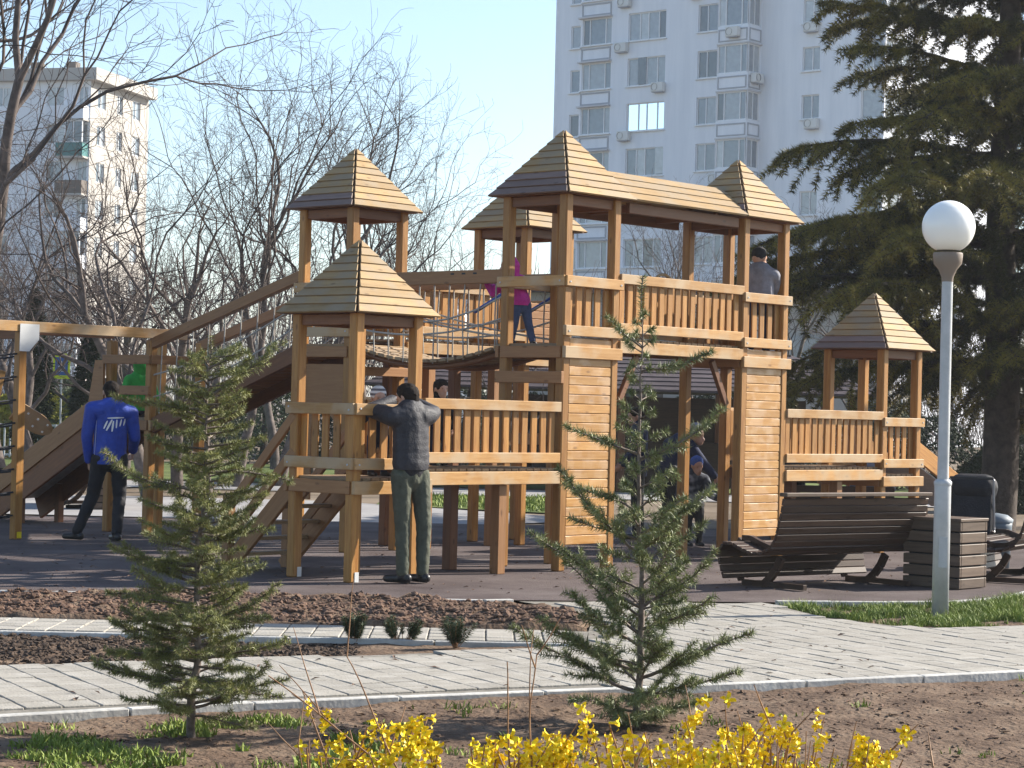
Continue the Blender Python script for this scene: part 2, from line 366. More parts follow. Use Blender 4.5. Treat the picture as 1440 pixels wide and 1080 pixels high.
BED = [(-6, 16.08), (.5, 16.08), (.6, 16.9), (.42, 17.75), (0, 18.25), (-2.2, 18.15), (-6, 17.95)]
WEDGE = [(-6, 11.6), (-2.98, 13.1), (-1.65, 13.86), (-.95, 14.2), (-1.0, 14.9), (-6, 14.9)]
FRONT = [(-3.2, 8.2), (4.5, 8.2), (4.5, 14.6), (3.3, 13.95), (1, 12.7), (-.6, 11.95), (-3.2, 10.5)]
def strew(name, poly, n, smin, smax, seed, mat, label, cat, squash=.65, zo=0.0):
    p = rand_in(poly, n, seed); r = np.random.default_rng(seed + 9); s = smin + (smax - smin) * r.random(n) ** 4
    V, F_ = scatter(np.column_stack([p, soil_z(p) + s * .2]), s, seed, squash)
    return tag(link(name, mesh_np(name, V, None, F_, mat)), label, cat, None, 'stuff')
strew('soil_clods', BED, 20000, .004, .032, 21, M['clod'], 'reddish brown clods heaped in the bed by the play surface', 'soil', zo=.005)
strew('soil_crumbs', WEDGE, 15000, .006, .026, 22, M['darksoil'], 'dark soil crumbs in the wedge between the two paths', 'soil')
strew('soil_lumps', FRONT, 3800, .004, .016, 23, M['soil'], 'small soil lumps on the bare earth in the foreground', 'soil')
# paving: a mortar bed, single slabs
def pave(name, poly, ang, pitch, zt, seed, label_rest, gap=.008, jw=0, view=(-3.4, 4.6)):
    base = sheet(name, poly, zt - .012, M['slabbed'])
    ca, sa = math.cos(ang), math.sin(ang); r = random.Random(seed); cells = []
    for i in range(-120, 160):
        for j in range(-120, 160):
            u, v = (i + (jw * .5 if j % 2 else 0)) * pitch, j * pitch
            x, y = u * ca - v * sa, u * sa + v * ca + 12
            if -7 < x < 8 and 9 < y < 20: cells.append((x, y))
    c = np.array(cells); h = pitch / 2 * .92
    ok = np.ones(len(c), bool)
    for du, dv in ((-h, -h), (h, -h), (h, h), (-h, h)):
        ok &= inpoly(c[:, 0] + du * ca - dv * sa, c[:, 1] + du * sa + dv * ca, poly)
    c = c[ok]; vis = np.abs(c[:, 0] / c[:, 1]) < .236
    order = np.argsort(np.where(vis, 0, 100) + np.hypot(c[:, 0], c[:, 1])); c = c[order]
    s = pitch - gap
    me = box_mesh(s, s, .04, M['slab'], .004)
    V = np.array([v.co[:] for v in me.vertices]); polys = [list(p.vertices) for p in me.polygons]
    restV = []; restQ = []; restT = []; off = 0
    for k, (x, y) in enumerate(c):
        mw = Matrix.Translation((x, y, zt - .02 + r.uniform(-.0025, .0025))) @ Euler((rad(r.gauss(0, .35)), rad(r.gauss(0, .35)), ang + rad(r.gauss(0, .5)) + r.randrange(4) * math.pi / 2)).to_matrix().to_4x4()
        if k < 300: link('paving_slab', me, None, base, mw)
        else:
            W = V @ np.array(mw.to_3x3()).T + np.array(mw.translation); restV.append(W)
            for p in polys: (restQ if len(p) == 4 else restT).append([q + off for q in p])
            off += len(V)
    if restV:
        o = link('paving', mesh_np('paving', np.concatenate(restV), restQ, restT, M['slab']), None, base); o['kind'] = 'stuff'
    return base
pave('path', PATH1, math.atan2(.475, .88), .2, .03, 3, '', .009)
pave('narrow_path', PATH2, 0.012, .2, .03, 4, '', .012)
def stones(poly, name, L, w, h, zt, label, cat, mat, skip=()):
    t = empty(name, (*poly[0], 0), 0, label, cat)
    for i in range(len(poly) - 1):
        a, b_ = Vector((*poly[i], 0)), Vector((*poly[i + 1], 0)); n = max(1, round((b_ - a).length / L)); d = (b_ - a) / n
        for k in range(n):
            p0 = a + d * k; p1 = a + d * (k + 1); q = (p1 - p0).normalized() * .006
            beam('kerb_stone', p0 + q + Vector((0, 0, zt - h / 2 + rnd.uniform(-.004, .004))) - t.location, p1 - q + Vector((0, 0, zt - h / 2)) - t.location, w, h, mat, t)
    return t
stones([(-9, 7.5), (-2.52, 10.95), (-1.33, 11.67), (-.58, 12.05), (1.01, 12.82), (3.35, 14.08), (7.6, 16.4)], 'kerb', .9, .07, .12, .034, 'pale concrete kerb along the near edge of the wide path', 'kerb', M['kerb'])
stones([(-7, 14.93), (-3.43, 14.93), (.5, 14.98)], 'kerb', .9, .05, .1, .035, 'thin concrete edging along the near side of the narrow back path', 'kerb', M['kerb'])
stones([(-7, 18.0), (-4.15, 18.04), (-2.2, 18.2), (-.19, 18.28), (.05, 18.42)], 'kerb', .9, .06, .12, .035, 'concrete edging between the clod bed and the play surface', 'kerb', M['kerb'])
stones([(2.3, 18.88), (3.3, 19.06), (3.9, 19.3), (4.24, 19.62), (4.58, 20.05), (5.16, 21.25), (6.5, 22.3)], 'kerb', .55, .07, .12, .04, 'curved kerb between the grass and the wooden loungers', 'kerb', M['kerb'])

# ------------------------------------------------------------------ apartment buildings
def holes_wall(name, W, H, holes, depth, mat, parent, mw):
    """wall face in XZ (normal -Y) with rectangular openings and reveals"""
    xs = sorted({0, W, *[h[0] for h in holes], *[h[2] for h in holes]}); zs = sorted({0, H, *[h[1] for h in holes], *[h[3] for h in holes]})
    V = []; Q = []; vi = {}
    def v(x, y, z):
        k = (round(x, 3), round(y, 3), round(z, 3))
        if k not in vi: vi[k] = len(V); V.append(k)
        return vi[k]
    for i in range(len(xs) - 1):
        for j in range(len(zs) - 1):
            cx, cz = (xs[i] + xs[i + 1]) / 2, (zs[j] + zs[j + 1]) / 2
            if any(h[0] < cx < h[2] and h[1] < cz < h[3] for h in holes): continue
            Q.append([v(xs[i], 0, zs[j]), v(xs[i + 1], 0, zs[j]), v(xs[i + 1], 0, zs[j + 1]), v(xs[i], 0, zs[j + 1])])
    for x0, z0, x1, z1 in holes:
        d = depth
        Q += [[v(x0, 0, z0), v(x0, d, z0), v(x0, d, z1), v(x0, 0, z1)][::-1], [v(x1, 0, z0), v(x1, 0, z1), v(x1, d, z1), v(x1, d, z0)][::-1],
              [v(x0, 0, z0), v(x1, 0, z0), v(x1, d, z0), v(x0, d, z0)], [v(x0, 0, z1), v(x0, d, z1), v(x1, d, z1), v(x1, 0, z1)]]
    return link(name, mesh_np(name, V, Q, None, mat), None, parent, mw)
_wm = {}
def window(parent, x0, z0, x1, z1, y, fr, mats=None, mw=Matrix(), sill=True, tilt=None, fmat=None):
    """frame with mullions at fractions fr; panes are sub-parts"""
    w, h = x1 - x0, z1 - z0; fmat = fmat or M['frame']; t = .07
    key = (round(w, 2), round(h, 2), tuple(fr), fmat.name, sill)
    if key not in _wm:
        bm = bmesh.new()
        def bb(a, b, c, d, e, f):
            g = bmesh.ops.create_cube(bm, size=1)['verts']; bmesh.ops.scale(bm, vec=(b - a, d - c, f - e), verts=g); bmesh.ops.translate(bm, vec=((a + b) / 2, (c + d) / 2, (e + f) / 2), verts=g)
        bb(0, t, -.04, .06, 0, h); bb(w - t, w, -.04, .06, 0, h); bb(t, w - t, -.038, .058, 0, t); bb(t, w - t, -.038, .058, h - t, h)
        for q in fr: bb(q * w - t / 2, q * w + t / 2, -.039, .059, t, h - t)
        if sill: bb(-.1, w + .1, -.3, -.042, -.09, -.02)
        _wm[key] = bm_mesh('window', bm, fmat)
    f = link('window', _wm[key], None, parent, mw @ Matrix.Translation((x0, y, z0)))
    ed = [0] + list(fr) + [1]
    for i in range(len(ed) - 1):
        a, b_ = ed[i] * w + t / 2, ed[i + 1] * w - t / 2
        m_ = (mats[i] if mats else M['glass'])
        o = box('pane', (b_ - a, .02, h - t), ((a + b_) / 2, .02, h / 2), m_, f, bev=0)
        if tilt == i: o.rotation_euler = (o.rotation_euler[0] - .0, o.rotation_euler[1] , o.rotation_euler[2]); o.matrix_basis = Matrix.Translation((0, -.12, .06)) @ o.matrix_basis @ Matrix.Rotation(.09, 4, 'X')
    return f
def ac_unit(parent, x, z, y, mw):
    a = link('air_conditioner', box_mesh(.95, .4, .62, M['acw'], .03), None, parent, mw @ Matrix.Translation((x, y - .24, z)))
    f = lathe('fan_grille', [(0, 0), (.22, 0), (.24, .02), (.24, .05)], M['acd'], a, 16); f.matrix_basis = Matrix.Translation((-.17, -.19, 0)) @ Matrix.Rotation(math.pi / 2, 4, 'X')
    br = box('bracket', (.8, .4, .05), (0, .02, -.34), M['btrim'], a, bev=0)
    return a
bt = empty('apartment_building', (3.05 - .55 * .776, 151.8 + .55 * .632, 0), math.atan2(-.632, .776), 'tall white apartment block with grey panelled bay windows, behind the towers on the right', 'building')
O = .55                                                     # facade u offset
FL = [20.63 + 3.05 * k for k in range(-6, 6)]; BH = 40
front = []; BAYD = 1.5
for z in FL:
    front += [(.55 + O, z - .1, 1.38 + O, z + 1.45), (1.54 + O, z, 4.02 + O, z + 1.82), (5.42 + O, z, 8.52 + O, z + 1.88), (11.12 + O, z + .1, 12.8 + O, z + 1.9), (19.18 + O, z - .05, 20.47 + O, z + 1.48)]
holes_wall('front_wall', 23.6 + O, BH, front, .22, M['bwall'], bt, Matrix())
Rz = Matrix.Rotation(math.pi / 2, 4, 'Z')
for k, z in enumerate(FL):
    window(bt, .55 + O, z - .1, 1.38 + O, z + 1.45, .12, [], sill=True)
    window(bt, 1.54 + O, z, 4.02 + O, z + 1.82, .12, [.24, .78])
    mir = [M['mirror']] * 4 if k == 6 else None
    window(bt, 5.42 + O, z, 8.52 + O, z + 1.88, .14, [.27, .5, .78] if k % 2 else [.3, .52, .8], mats=mir, tilt=1 if k == 7 else (3 if k == 5 else None))
    window(bt, 11.12 + O, z + .1, 12.8 + O, z + 1.9, .14, [.42])
    window(bt, 19.18 + O, z - .05, 20.47 + O, z + 1.48, .14, [.55])
    # panel under the left bay: grey moulding frame
    pz0, pz1 = z - 1.05, z - .2
    bm = bmesh.new()
    def bb(bm, a, b_, c, d, e, f):
        g = bmesh.ops.create_cube(bm, size=1)['verts']; bmesh.ops.scale(bm, vec=(b_ - a, d - c, f - e), verts=g); bmesh.ops.translate(bm, vec=((a + b_) / 2, (c + d) / 2, (e + f) / 2), verts=g)
    for a, b_, e, f in ((1.48, 3.98, pz0, pz0 + .1), (1.48, 3.98, pz1 - .1, pz1), (1.48, 1.58, pz0 + .1, pz1 - .1), (3.88, 3.98, pz0 + .1, pz1 - .1)): bb(bm, a + O, b_ + O, -.05, -.003, e, f)
    link('panel_moulding', bm_mesh('panel_moulding', bm, M['btrim']), None, bt)
    box('ledge', (2.75, .3, .1), (2.7 + O, -.152, z - .06 + 1.96), M['bsill'], bt, bev=0)
# projecting glazed bays
b0 = 13.68 + O; bw = 2.38
for x in (b0,):
    holes = [(.02, z, bw - .02, z + 1.84) for z in FL]
    holes_wall('bay_wall', bw, BH - 1, holes, .12, M['bwall'], bt, Matrix.Translation((x, -BAYD, 0)))
    holes_wall('bay_wall', BAYD, BH - 1, [(.06, z, BAYD - .06, z + 1.84) for z in FL], .12, M['bwall'], bt, Matrix.Translation((x + bw, -BAYD, 0)) @ Rz)
    box('bay_wall', (.02, BAYD, BH - 1), (x, -BAYD / 2 + .012, (BH - 1) / 2), M['bwall'], bt, bev=0)
    for k, z in enumerate(FL):
        window(bt, x + .02, z, x + bw - .02, z + 1.84, -BAYD + .1, [.24, .76], sill=False)
        window(bt, .06, z, BAYD - .06, z + 1.84, .1, [.5], mw=Matrix.Translation((x + bw, -BAYD, 0)) @ Rz, sill=False)
        for wd, mw in ((bw, Matrix.Translation((x, -BAYD, 0))), (BAYD, Matrix.Translation((x + bw, -BAYD, 0)) @ Rz)):
            bm = bmesh.new(); p0, p1 = z - 1.02, z - .2
            for a, b_, e, f in ((.08, wd - .08, p0, p0 + .09), (.08, wd - .08, p1 - .09, p1), (.08, .17, p0 + .09, p1 - .09), (wd - .17, wd - .08, p0 + .09, p1 - .09)): bb(bm, a, b_, -.04, -.003, e, f)
            link('panel_moulding', bm_mesh('panel_moulding', bm, M['btrim']), None, bt, mw)
        box('ledge', (bw + .12, BAYD + .06, .09), (x + bw / 2 + .03, -BAYD / 2 - .035, z - 1.15), M['bsill'], bt, bev=0)
# right corner block with glazed balconies on its sunny side
cx = 23.6 + O
holes_wall('corner_wall', 1.75, BH, [(.1, z - .35, 1.65, z + 1.5) for z in FL], .2, M['bwall'], bt, Matrix.Translation((cx, -.35, 0)))
box('corner_wall', (.02, .34, BH), (cx - .012, -.172, BH / 2), M['bwall'], bt, bev=0)
SH = [(.12, z - .35, 5.2, z + 1.5) for z in FL] + [(8.5, z - .2, 10, z + 1.4) for z in FL]
holes_wall('side_wall', 16, BH, SH, .2, M['bwall'], bt, Matrix.Translation((cx + 1.75, -.35, 0)) @ Rz)
for k, z in enumerate(FL):
    window(bt, cx + .1, z - .35, cx + 1.65, z + 1.5, -.22, [.5] if k % 2 else [], sill=False, mats=None)
    window(bt, .12, z - .35, 5.2, z + 1.5, .12, [.2, .42, .62, .8], mw=Matrix.Translation((cx + 1.75, -.35, 0)) @ Rz, sill=False)
    window(bt, 8.5, z - .2, 10, z + 1.4, .12, [.5], mw=Matrix.Translation((cx + 1.75, -.35, 0)) @ Rz)
for x, k, dz in ((5.03, 8, -.4), (5.4, 6, -.3), (8.15, 7, -.25), (19.9, 8, -.35), (11.0, 9, -.4), (12.9, 5, -.5), (5.2, 9, -.4), (20.1, 6, -.4)): ac_unit(bt, x + O, FL[k] + dz, 0, Matrix())
ac_unit(bt, 16.0 + O - 1.0, FL[8] - .45, -BAYD, Matrix()); ac_unit(bt, .75, FL[7] - .35, 0, Matrix.Translation((b0 + bw, -BAYD, 0)) @ Rz)
box('back_wall', (cx + 1.7, .3, BH), (cx / 2 + .85, 15.4, BH / 2), M['bwall'], bt, bev=0)
box('end_wall', (.3, 15.1, BH), (-.152, 7.6, BH / 2), M['bwall'], bt, bev=0)
box('roof_slab', (cx + 2.2, 16.4, .4), (cx / 2 + .8, 7.4, BH + .2), M['bsill'], bt, bev=0)
box('seam', (.06, .03, BH), (13.72 + O - .1, -.018, BH / 2), M['btrim'], bt, bev=0)

lb = empty('apartment_building', (-32.1, 165, 0), math.atan2(-.26, .97), 'old cream panel block with balconies behind the bare trees at far left', 'building')
LH = 25.6; LF = [2.8 * k + 1.0 for k in range(9)]
lh = []
for z in LF: lh += [(-1.0 + 14, z + .3, .0 + 14 - .2, z + 1.8), (-3.6 + 14, z + .3, -2.2 + 14, z + 1.8), (-8 + 14, z + .3, -6.6 + 14, z + 1.8), (-12 + 14, z + .3, -10.6 + 14, z + 1.8)]
holes_wall('front_wall', 14, LH, lh, .2, M['bwall'], lb, Matrix.Translation((-14, 0, 0)))
sh = []
for z in LF: sh += [(1.2, z + .3, 2.6, z + 1.8), (4.6, z + .3, 5.6, z + 1.8), (7.4, z + .3, 8.8, z + 1.8)]
holes_wall('side_wall', 10, LH, sh, .2, M['cream'], lb, Rz)
for k, z in enumerate(LF):
    for h in (lh[4 * k:4 * k + 4]): window(lb, h[0] - 14, h[1], h[2] - 14, h[3], .12, [.5], sill=False)
    for h in (sh[3 * k:3 * k + 3]): window(lb, h[0], h[1], h[2], h[3], .12, [.5], mw=Rz, sill=False)
    pm = M['teal'] if k == 7 else (M['brownp'] if k in (6, 3) else M['bwall'])
    bal = box('balcony', (2.2, 1.0, 1.0), (-1.2, -.503, z - .25), pm, lb, bev=0)
    if k == 7: bal['label'] = 'teal panelled balcony'
    box('balcony_slab', (2.3, 1.1, .14), (0, 0, -.57), M['cream'], bal, bev=0)
    if k in (1, 4, 7): window(lb, -2.25, z + .28, -.15, z + 1.9, -.95, [.33, .66], sill=False)
box('back_wall', (14, .3, LH), (-7, 10.2, LH / 2), M['cream'], lb, bev=0)
box('end_wall', (.3, 10, LH), (-13.9, 5.02, LH / 2), M['cream'], lb, bev=0)
box('roof_slab', (15, 11, .9), (-6.8, 4.9, LH + .46), M['cream'], lb, bev=0)
for x in (-3, -6): box('roof_vent', (.8, .8, 1.0), (x, 3, LH + 1.4), M['brownp'], lb, bev=0)

# pale utility building far behind and a long low roof behind the covered walkway
ub = empty('shed', (-2.2, 90, 0), 0, 'small white flat roofed cabin far behind the rope bridge', 'shed')
box('wall', (1.4, 2, 6.9), (-.1, 0, 3.45), M['white'], ub); box('roof', (1.6, 2.2, .15), (-.1, 0, 6.98), M['btrim'], ub)
gb = empty('garage', (6.0, 70, 0), 0, 'long low building with grey brown roof behind the covered walkway', 'building')
box('wall', (11, 6, 5.4), (0, 3, 2.7), M['cream'], gb); box('roof', (11.6, 7, .35), (0, 3, 5.58), M['tile'], gb); box('door', (1.6, .1, 2.4), (-2, -.06, 1.2), M['brownp'], gb)
for x in (-4, .5, 3.2): box('window', (1.3, .08, 1.2), (x, -.05, 3.6), M['glass'], gb, bev=0)

# pavilion with brown roof
pv = empty('pavilion', (2.3, 48, 0), 0, 'open pavilion with low dark brown tiled roof seen under the play towers', 'pavilion')
rw, rd, ez, rz_ = 5.4, 2.4, 2.1, 2.95
for sgn in (1, -1):
    n = 9
    for i in range(n):
        t0, t1 = i / n, (i + 1) / n + .03
        y0, y1 = -rd * (1 - t0) * sgn, -rd * (1 - t1) * sgn; z0, z1 = ez + (rz_ - ez) * t0 + .03, ez + (rz_ - ez) * t1
        w0, w1 = rw - 1.6 * t0, rw - 1.6 * t1
        V = [(-w0, y0, z0), (w0, y0, z0), (w1, y1, z1), (-w1, y1, z1), (-w0, y0, z0 - .05), (w0, y0, z0 - .05), (w1, y1, z1 - .05), (-w1, y1, z1 - .05)]
        link('roof_course', mesh_np('roof_course', V, [(0, 1, 2, 3), (7, 6, 5, 4), (0, 4, 5, 1), (3, 2, 6, 7), (0, 3, 7, 4), (1, 5, 6, 2)], None, M['tile']), None, pv)
for sx in (-1, 1):
    V = [(sx * rw, -rd, ez - .02), (sx * rw, rd, ez - .02), (sx * (rw - 1.6), 0, rz_ - .03)]
    link('roof_end', mesh_np('roof_end', V, None, [(0, 1, 2)], M['tile']), None, pv)
for x in (-4.8, -2.4, 0, 2.4, 4.8):
    for y in (-2, 2): box('post', (.16, .16, ez), (x, y, ez / 2), M['redwood'], pv)
box('dark_fill_panel', (6.4, .08, 2.0), (1.2, 2.2, 1.0), M['darkwood'], pv)  # dark panel added to fill the black gap under the walkway
box('counter', (4.6, .5, 1.0), (.5, 1.4, .5), M['darkwood'], pv)
for z in (.5, 1.0): box('rail', (5, .06, .12), (-2.4, 2.1, z), M['redwood'], pv)

# ------------------------------------------------------------------ wooden play complex (local X = along the bridges, local Y = across)
ALPHA = rad(42); RZ = math.pi / 2 - ALPHA
Rv = Vector((math.sin(ALPHA), math.cos(ALPHA), 0)); Lv = Vector((-math.cos(ALPHA), math.sin(ALPHA), 0))
PF = 0.02
CC = Vector((-1.44, 20.44, PF)); SP = 2.85
CA = Vector((.47, 22.50, PF)); CD = CA + Rv * 3.0; CE = CD + Rv * 2.86; CB = CA + Lv * 3.06; CA2 = CB + Rv * 2.85; CG = CB + Lv * 3.4
HO = .43; PC = .38
GRP = 'wooden play complex'
_rb = {}
def roof_board_mesh(e, ze, za, i, n, mat):
    key = (e, ze, za, i, n, mat.name)
    if key in _rb: return _rb[key]
    t0, t1 = i / n, (i + 1) / n - .006; nrm = Vector((0, -(za - ze), e)).normalized()
    def P(t, s, off): return Vector((s * (e * (1 - t) - .006), -e * (1 - t), ze + (za - ze) * t)) + nrm * off
    lo, hi = .027, .016
    V = [P(t0, -1, lo), P(t0, 1, lo), P(t1, 1, hi), P(t1, -1, hi), P(t0, -1, .006), P(t0, 1, .006), P(t1, 1, .002), P(t1, -1, .002)]
    me = mesh_np('roof_board', [tuple(v) for v in V], [(0, 1, 2, 3), (7, 6, 5, 4), (0, 4, 5, 1), (2, 6, 7, 3), (1, 5, 6, 2), (3, 7, 4, 0)], None, mat)
    _rb[key] = me; return me
def pyramid_roof(t, zd, dark=2):
    ze, za, e, n = zd + 1.50, zd + 2.20, .535, 9
    V = [(-e + .02, -e + .02, ze), (e - .02, -e + .02, ze), (e - .02, e - .02, ze), (-e + .02, e - .02, ze), (0, 0, za - .01)]
    core = link('roof', mesh_np('roof', V, [(3, 2, 1, 0)], [(0, 1, 4), (1, 2, 4), (2, 3, 4), (3, 0, 4)], M['redwood']), None, t)
    for f in range(4):
        for i in range(n):
            mat = M['roofdark'] if (i < dark and f == 3) else M['roof']
            link('roof_board', roof_board_mesh(e, ze, za, i, n, mat), None, core, Matrix.Rotation(f * math.pi / 2, 4, 'Z') @ Matrix.Rotation(rnd.gauss(0, .003), 4, 'Z'))
    for f in range(4):
        b_ = box('eave_beam', (.66 if f % 2 else .86, .045, .1), (0, 0, 0), M['redwood'], t)
        b_.matrix_basis = Matrix.Rotation(f * math.pi / 2, 4, 'Z') @ Matrix.Translation((0, -.38, ze - .052)) @ b_.matrix_basis
def faceM(f): return Matrix.Rotation({0: 0, 1: -math.pi / 2, 2: math.pi, 3: math.pi / 2}[f], 4, 'Z')   # 0 right-front, 1 left-front, 2 back-left, 3 back-right
def put(o, Mx): o.matrix_basis = Mx @ o.matrix_basis; return o
_bolt = None
def bolts(b, L):
    global _bolt
    if _bolt is None:
        bm = bmesh.new(); bmesh.ops.create_cone(bm, cap_ends=True, segments=8, radius1=.011, radius2=.009, depth=.01); _bolt = bm_mesh('bolt', bm, M['steel'])
    for x in (-L / 2 + .05, L / 2 - .05):
        link('bolt', _bolt, None, b, Matrix.Translation((x, -.0235, rnd.uniform(-.012, .012))) @ Matrix.Rotation(math.pi / 2, 4, 'X'))
    return b
def railing(t, f, zd, top=True, slats=5, low=True):
    r = None
    if top: r = bolts(put(box('handrail', (.9, .045, .105), (0, -HO - .024, zd + .635), M['rail'], t), faceM(f)), .9)
    if low: bolts(put(box('lower_rail', (.9, .045, .105), (0, -HO - .024, zd + .14), M['rail'], t), faceM(f)), .9)
    for i in range(slats):
        x = -.29 + .58 * i / max(1, slats - 1)
        put(box('baluster', (.088, .022, .52), (x + rnd.uniform(-.006, .006), -PC + .01, zd + .40), M['pine'], t, rot=(0, rnd.gauss(0, .006), 0)), faceM(f))
def deck(t, zd):
    for f in range(4): put(box('deck_beam', (.9 if f % 2 == 0 else .81, .045, .12), (0, -HO - .023 if f % 2 == 0 else -HO - .0, zd - .075), M['rail'] if f == 0 else M['slidewood'], t), faceM(f))
    for i in range(7): box('deck_plank', (.10, .80, .03), (-.34 + i * .1135, 0, zd - .002), M['deck'], t)
def posts(t, zt, foot=True):
    for sx, sy in ((-1, -1), (1, -1), (1, 1), (-1, 1)):
        p = box('post', (.105, .105, zt), (sx * PC, sy * PC, zt / 2), M['pine'], t, bev=.012)
def climb_wall(t, f, z0, z1, pitch=.094, mat='wall'):
    w = put(box('wall_frame', (.05, .05, z1 - z0), (-.305, -PC, (z0 + z1) / 2), M['wall'], t), faceM(f))
    put(box('wall_frame', (.05, .05, z1 - z0), (.305, -PC, (z0 + z1) / 2), M['wall'], t), faceM(f))
    n = int((z1 - z0) / pitch)
    for i in range(n):
        put(box('wall_board', (.652, .024, pitch - .0045), (0, -PC - .032 + rnd.uniform(-.002, .002), z0 + (i + .5) * pitch), M[mat], t, bev=.006), faceM(f))
def tower(loc, label, zd, roof=True, zt=None, dark=2):
    t = empty('play_tower', loc, RZ, label, 'play tower', GRP)
    posts(t, zt or zd + 1.52); deck(t, zd)
    if roof: pyramid_roof(t, zd, dark)
    return t
ZL, ZH = .93, 2.26
tC = tower(CC, 'low wooden play tower with pyramid roof nearest the camera, where the man in grey leans', ZL, dark=0)
railing(tC, 0, ZL); railing(tC, 1, ZL)
put(box('beam_end', (.20, .05, .13), (.40, -HO - .07, ZL - .06), M['rail'], tC), faceM(0))
for sx, sy, cm in ((-1, -1, 'white'), (-1, 1, 'bluerope')):
    pl = box('foot_plate', (.05, .005, .09), (sx * PC + .02, sy * PC - .056, .05), M['plate'], tC, bev=0)
tA = tower(CA, 'tallest front play tower with boarded climbing wall, left end of the covered walkway', ZH, dark=3)
railing(tA, 0, ZH); railing(tA, 1, ZH, slats=0, low=False); climb_wall(tA, 0, .26, ZH + .08)
put(box('cross_beam', (.9, .045, .12), (0, -HO - .024, 1.93), M['slidewood'], tA), faceM(1))
put(box('cross_beam', (.9, .045, .12), (0, -HO - .024, 1.30), M['slidewood'], tA), faceM(2))
railing(tA, 2, ZH, slats=0, low=False)
tD = tower(CD, 'high play tower with boarded climbing wall at the right end of the covered walkway', ZH)
railing(tD, 0, ZH); railing(tD, 2, ZH); railing(tD, 3, ZH); climb_wall(tD, 0, .26, ZH + .08)
tE = tower(CE, 'low play tower with pyramid roof at the right end, in front of the big cedar', ZL, dark=2)
railing(tE, 0, ZL); railing(tE, 2, ZL, top=True)
tB = tower(CB, 'high play tower behind the nearest one, at the left end of the rope bridge', ZH, dark=2)
railing(tB, 1, ZH); railing(tB, 0, ZH, slats=0, low=False, top=False)
tA2 = tower(CA2, 'high play tower half hidden behind the tallest front one', ZH, dark=0)
railing(tA2, 2, ZH); railing(tA2, 3, ZH); climb_wall(tA2, 0, ZH + .05, ZH + .62, mat='slidewood')
# panel with arched opening low on tower B
bm = bmesh.new(); pts = [(-.33, .1), (-.33, 1.6), (.33, 1.6), (.33, .1), (.2, .1)] + [(.2 * math.cos(a), .85 + .22 * math.sin(a)) for a in np.linspace(0, math.pi, 12)] + [(-.2, .1)]
f_ = bm.faces.new([bm.verts.new((x, -.012, z)) for x, z in pts]); e_ = bmesh.ops.extrude_face_region(bm, geom=[f_])
bmesh.ops.translate(bm, vec=(0, .024, 0), verts=[v for v in e_['geom'] if isinstance(v, bmesh.types.BMVert)]); bmesh.ops.recalc_face_normals(bm, faces=bm.faces)
put(link('arch_panel', bm_mesh('arch_panel', bm, M['slidewood']), None, tB, Matrix.Translation((0, -PC, .45))), faceM(1))
for z in (1.25, 1.62, 1.98): put(box('ladder_rung', (.86, .05, .1), (0, -HO - .026, z), M['slidewood'], tB), faceM(0))
# tower G: platform without a roof
tG = tower(CG, 'open roofless platform at the top of the slide, left', 1.38, roof=False, zt=2.32)
put(box('handrail', (.9, .045, .11), (0, -HO - .024, 2.09), M['slidewood'], tG), faceM(1))
put(box('handrail', (.9, .045, .11), (0, -HO - .024, 1.72), M['slidewood'], tG), faceM(1))
put(box('handrail', (.9, .045, .11), (0, -HO - .024, 2.09), M['slidewood'], tG), faceM(0))
prism('side_panel', [(-.02, .02), (.0, .75), (.16, .75), (.32, .02)], .03, M['slidewood'], tG, Matrix.Translation((-HO - .03, HO - .0, 1.33)) @ Matrix.Rotation(math.pi / 2, 4, 'Z'))

def bridge(p0, p1, zd, label, name, posts_at=(), roof=False, dk='deck'):
    c = (p0 + p1) / 2; L = (p1 - p0).length - 2 * HO - .03
    t = empty(name, c, RZ if abs((p1 - p0).normalized().dot(Rv)) > .9 else RZ + math.pi / 2, label, 'bridge', GRP)
    for s in (-1, 1):
        y = s * (HO + .024); l = L + .10 if s < 0 else L + .02; y = s * (HO - .02) if s > 0 else y - .012
        yy = s * (PC - .03)
        if s < 0: l = L + .02; y = -HO + .0
        box('handrail', (l, .045, .10), (0, y, zd + .635), M['rail'], t); box('lower_rail', (l, .045, .10), (0, y, zd + .13), M['rail'], t)
        box('deck_beam', (l, .05, .125), (0, y, zd - .065), M['rail'] if s < 0 else M['redwood'], t)
        n = int(L / .131)
        for i in range(n):
            x = -L / 2 + (i + .5) * L / n
            box('baluster', (.085, .022, .52), (x + rnd.uniform(-.008, .008), y - s * .036, zd + .40), M['pine'], t, rot=(0, rnd.gauss(0, .008), 0))
    n = int(L / .105)
    for i in range(n): box('deck_plank', (.095, .78, .028), (-L / 2 + (i + .5) * L / n, 0, zd + .014 + rnd.uniform(-.002, .002)), M[dk], t)
    for x in posts_at:
        for s in (-1, 1): box('post', (.11, .11, zd - .135), (x, s * (PC - .06), (zd - .135) / 2), M['redwood'] if s > 0 else M['slidewood'], t)
    return t
bridge(CC, CA, ZL + .07, 'low wooden bridge with slatted rails between the nearest and the tallest tower', 'play_bridge', (.22,))
bridge(CD, CE, ZL + .07, 'low wooden bridge with slatted rails on the right, behind the lounger', 'play_bridge', (.2,))
wk = bridge(CA, CD, ZH + .07, 'high covered walkway under a gabled board roof', 'covered_walkway')
bridge(CB, CA2, ZH + .07, 'high slatted bridge at the back, seen through the rope bridge', 'play_bridge', (-.5, .6))
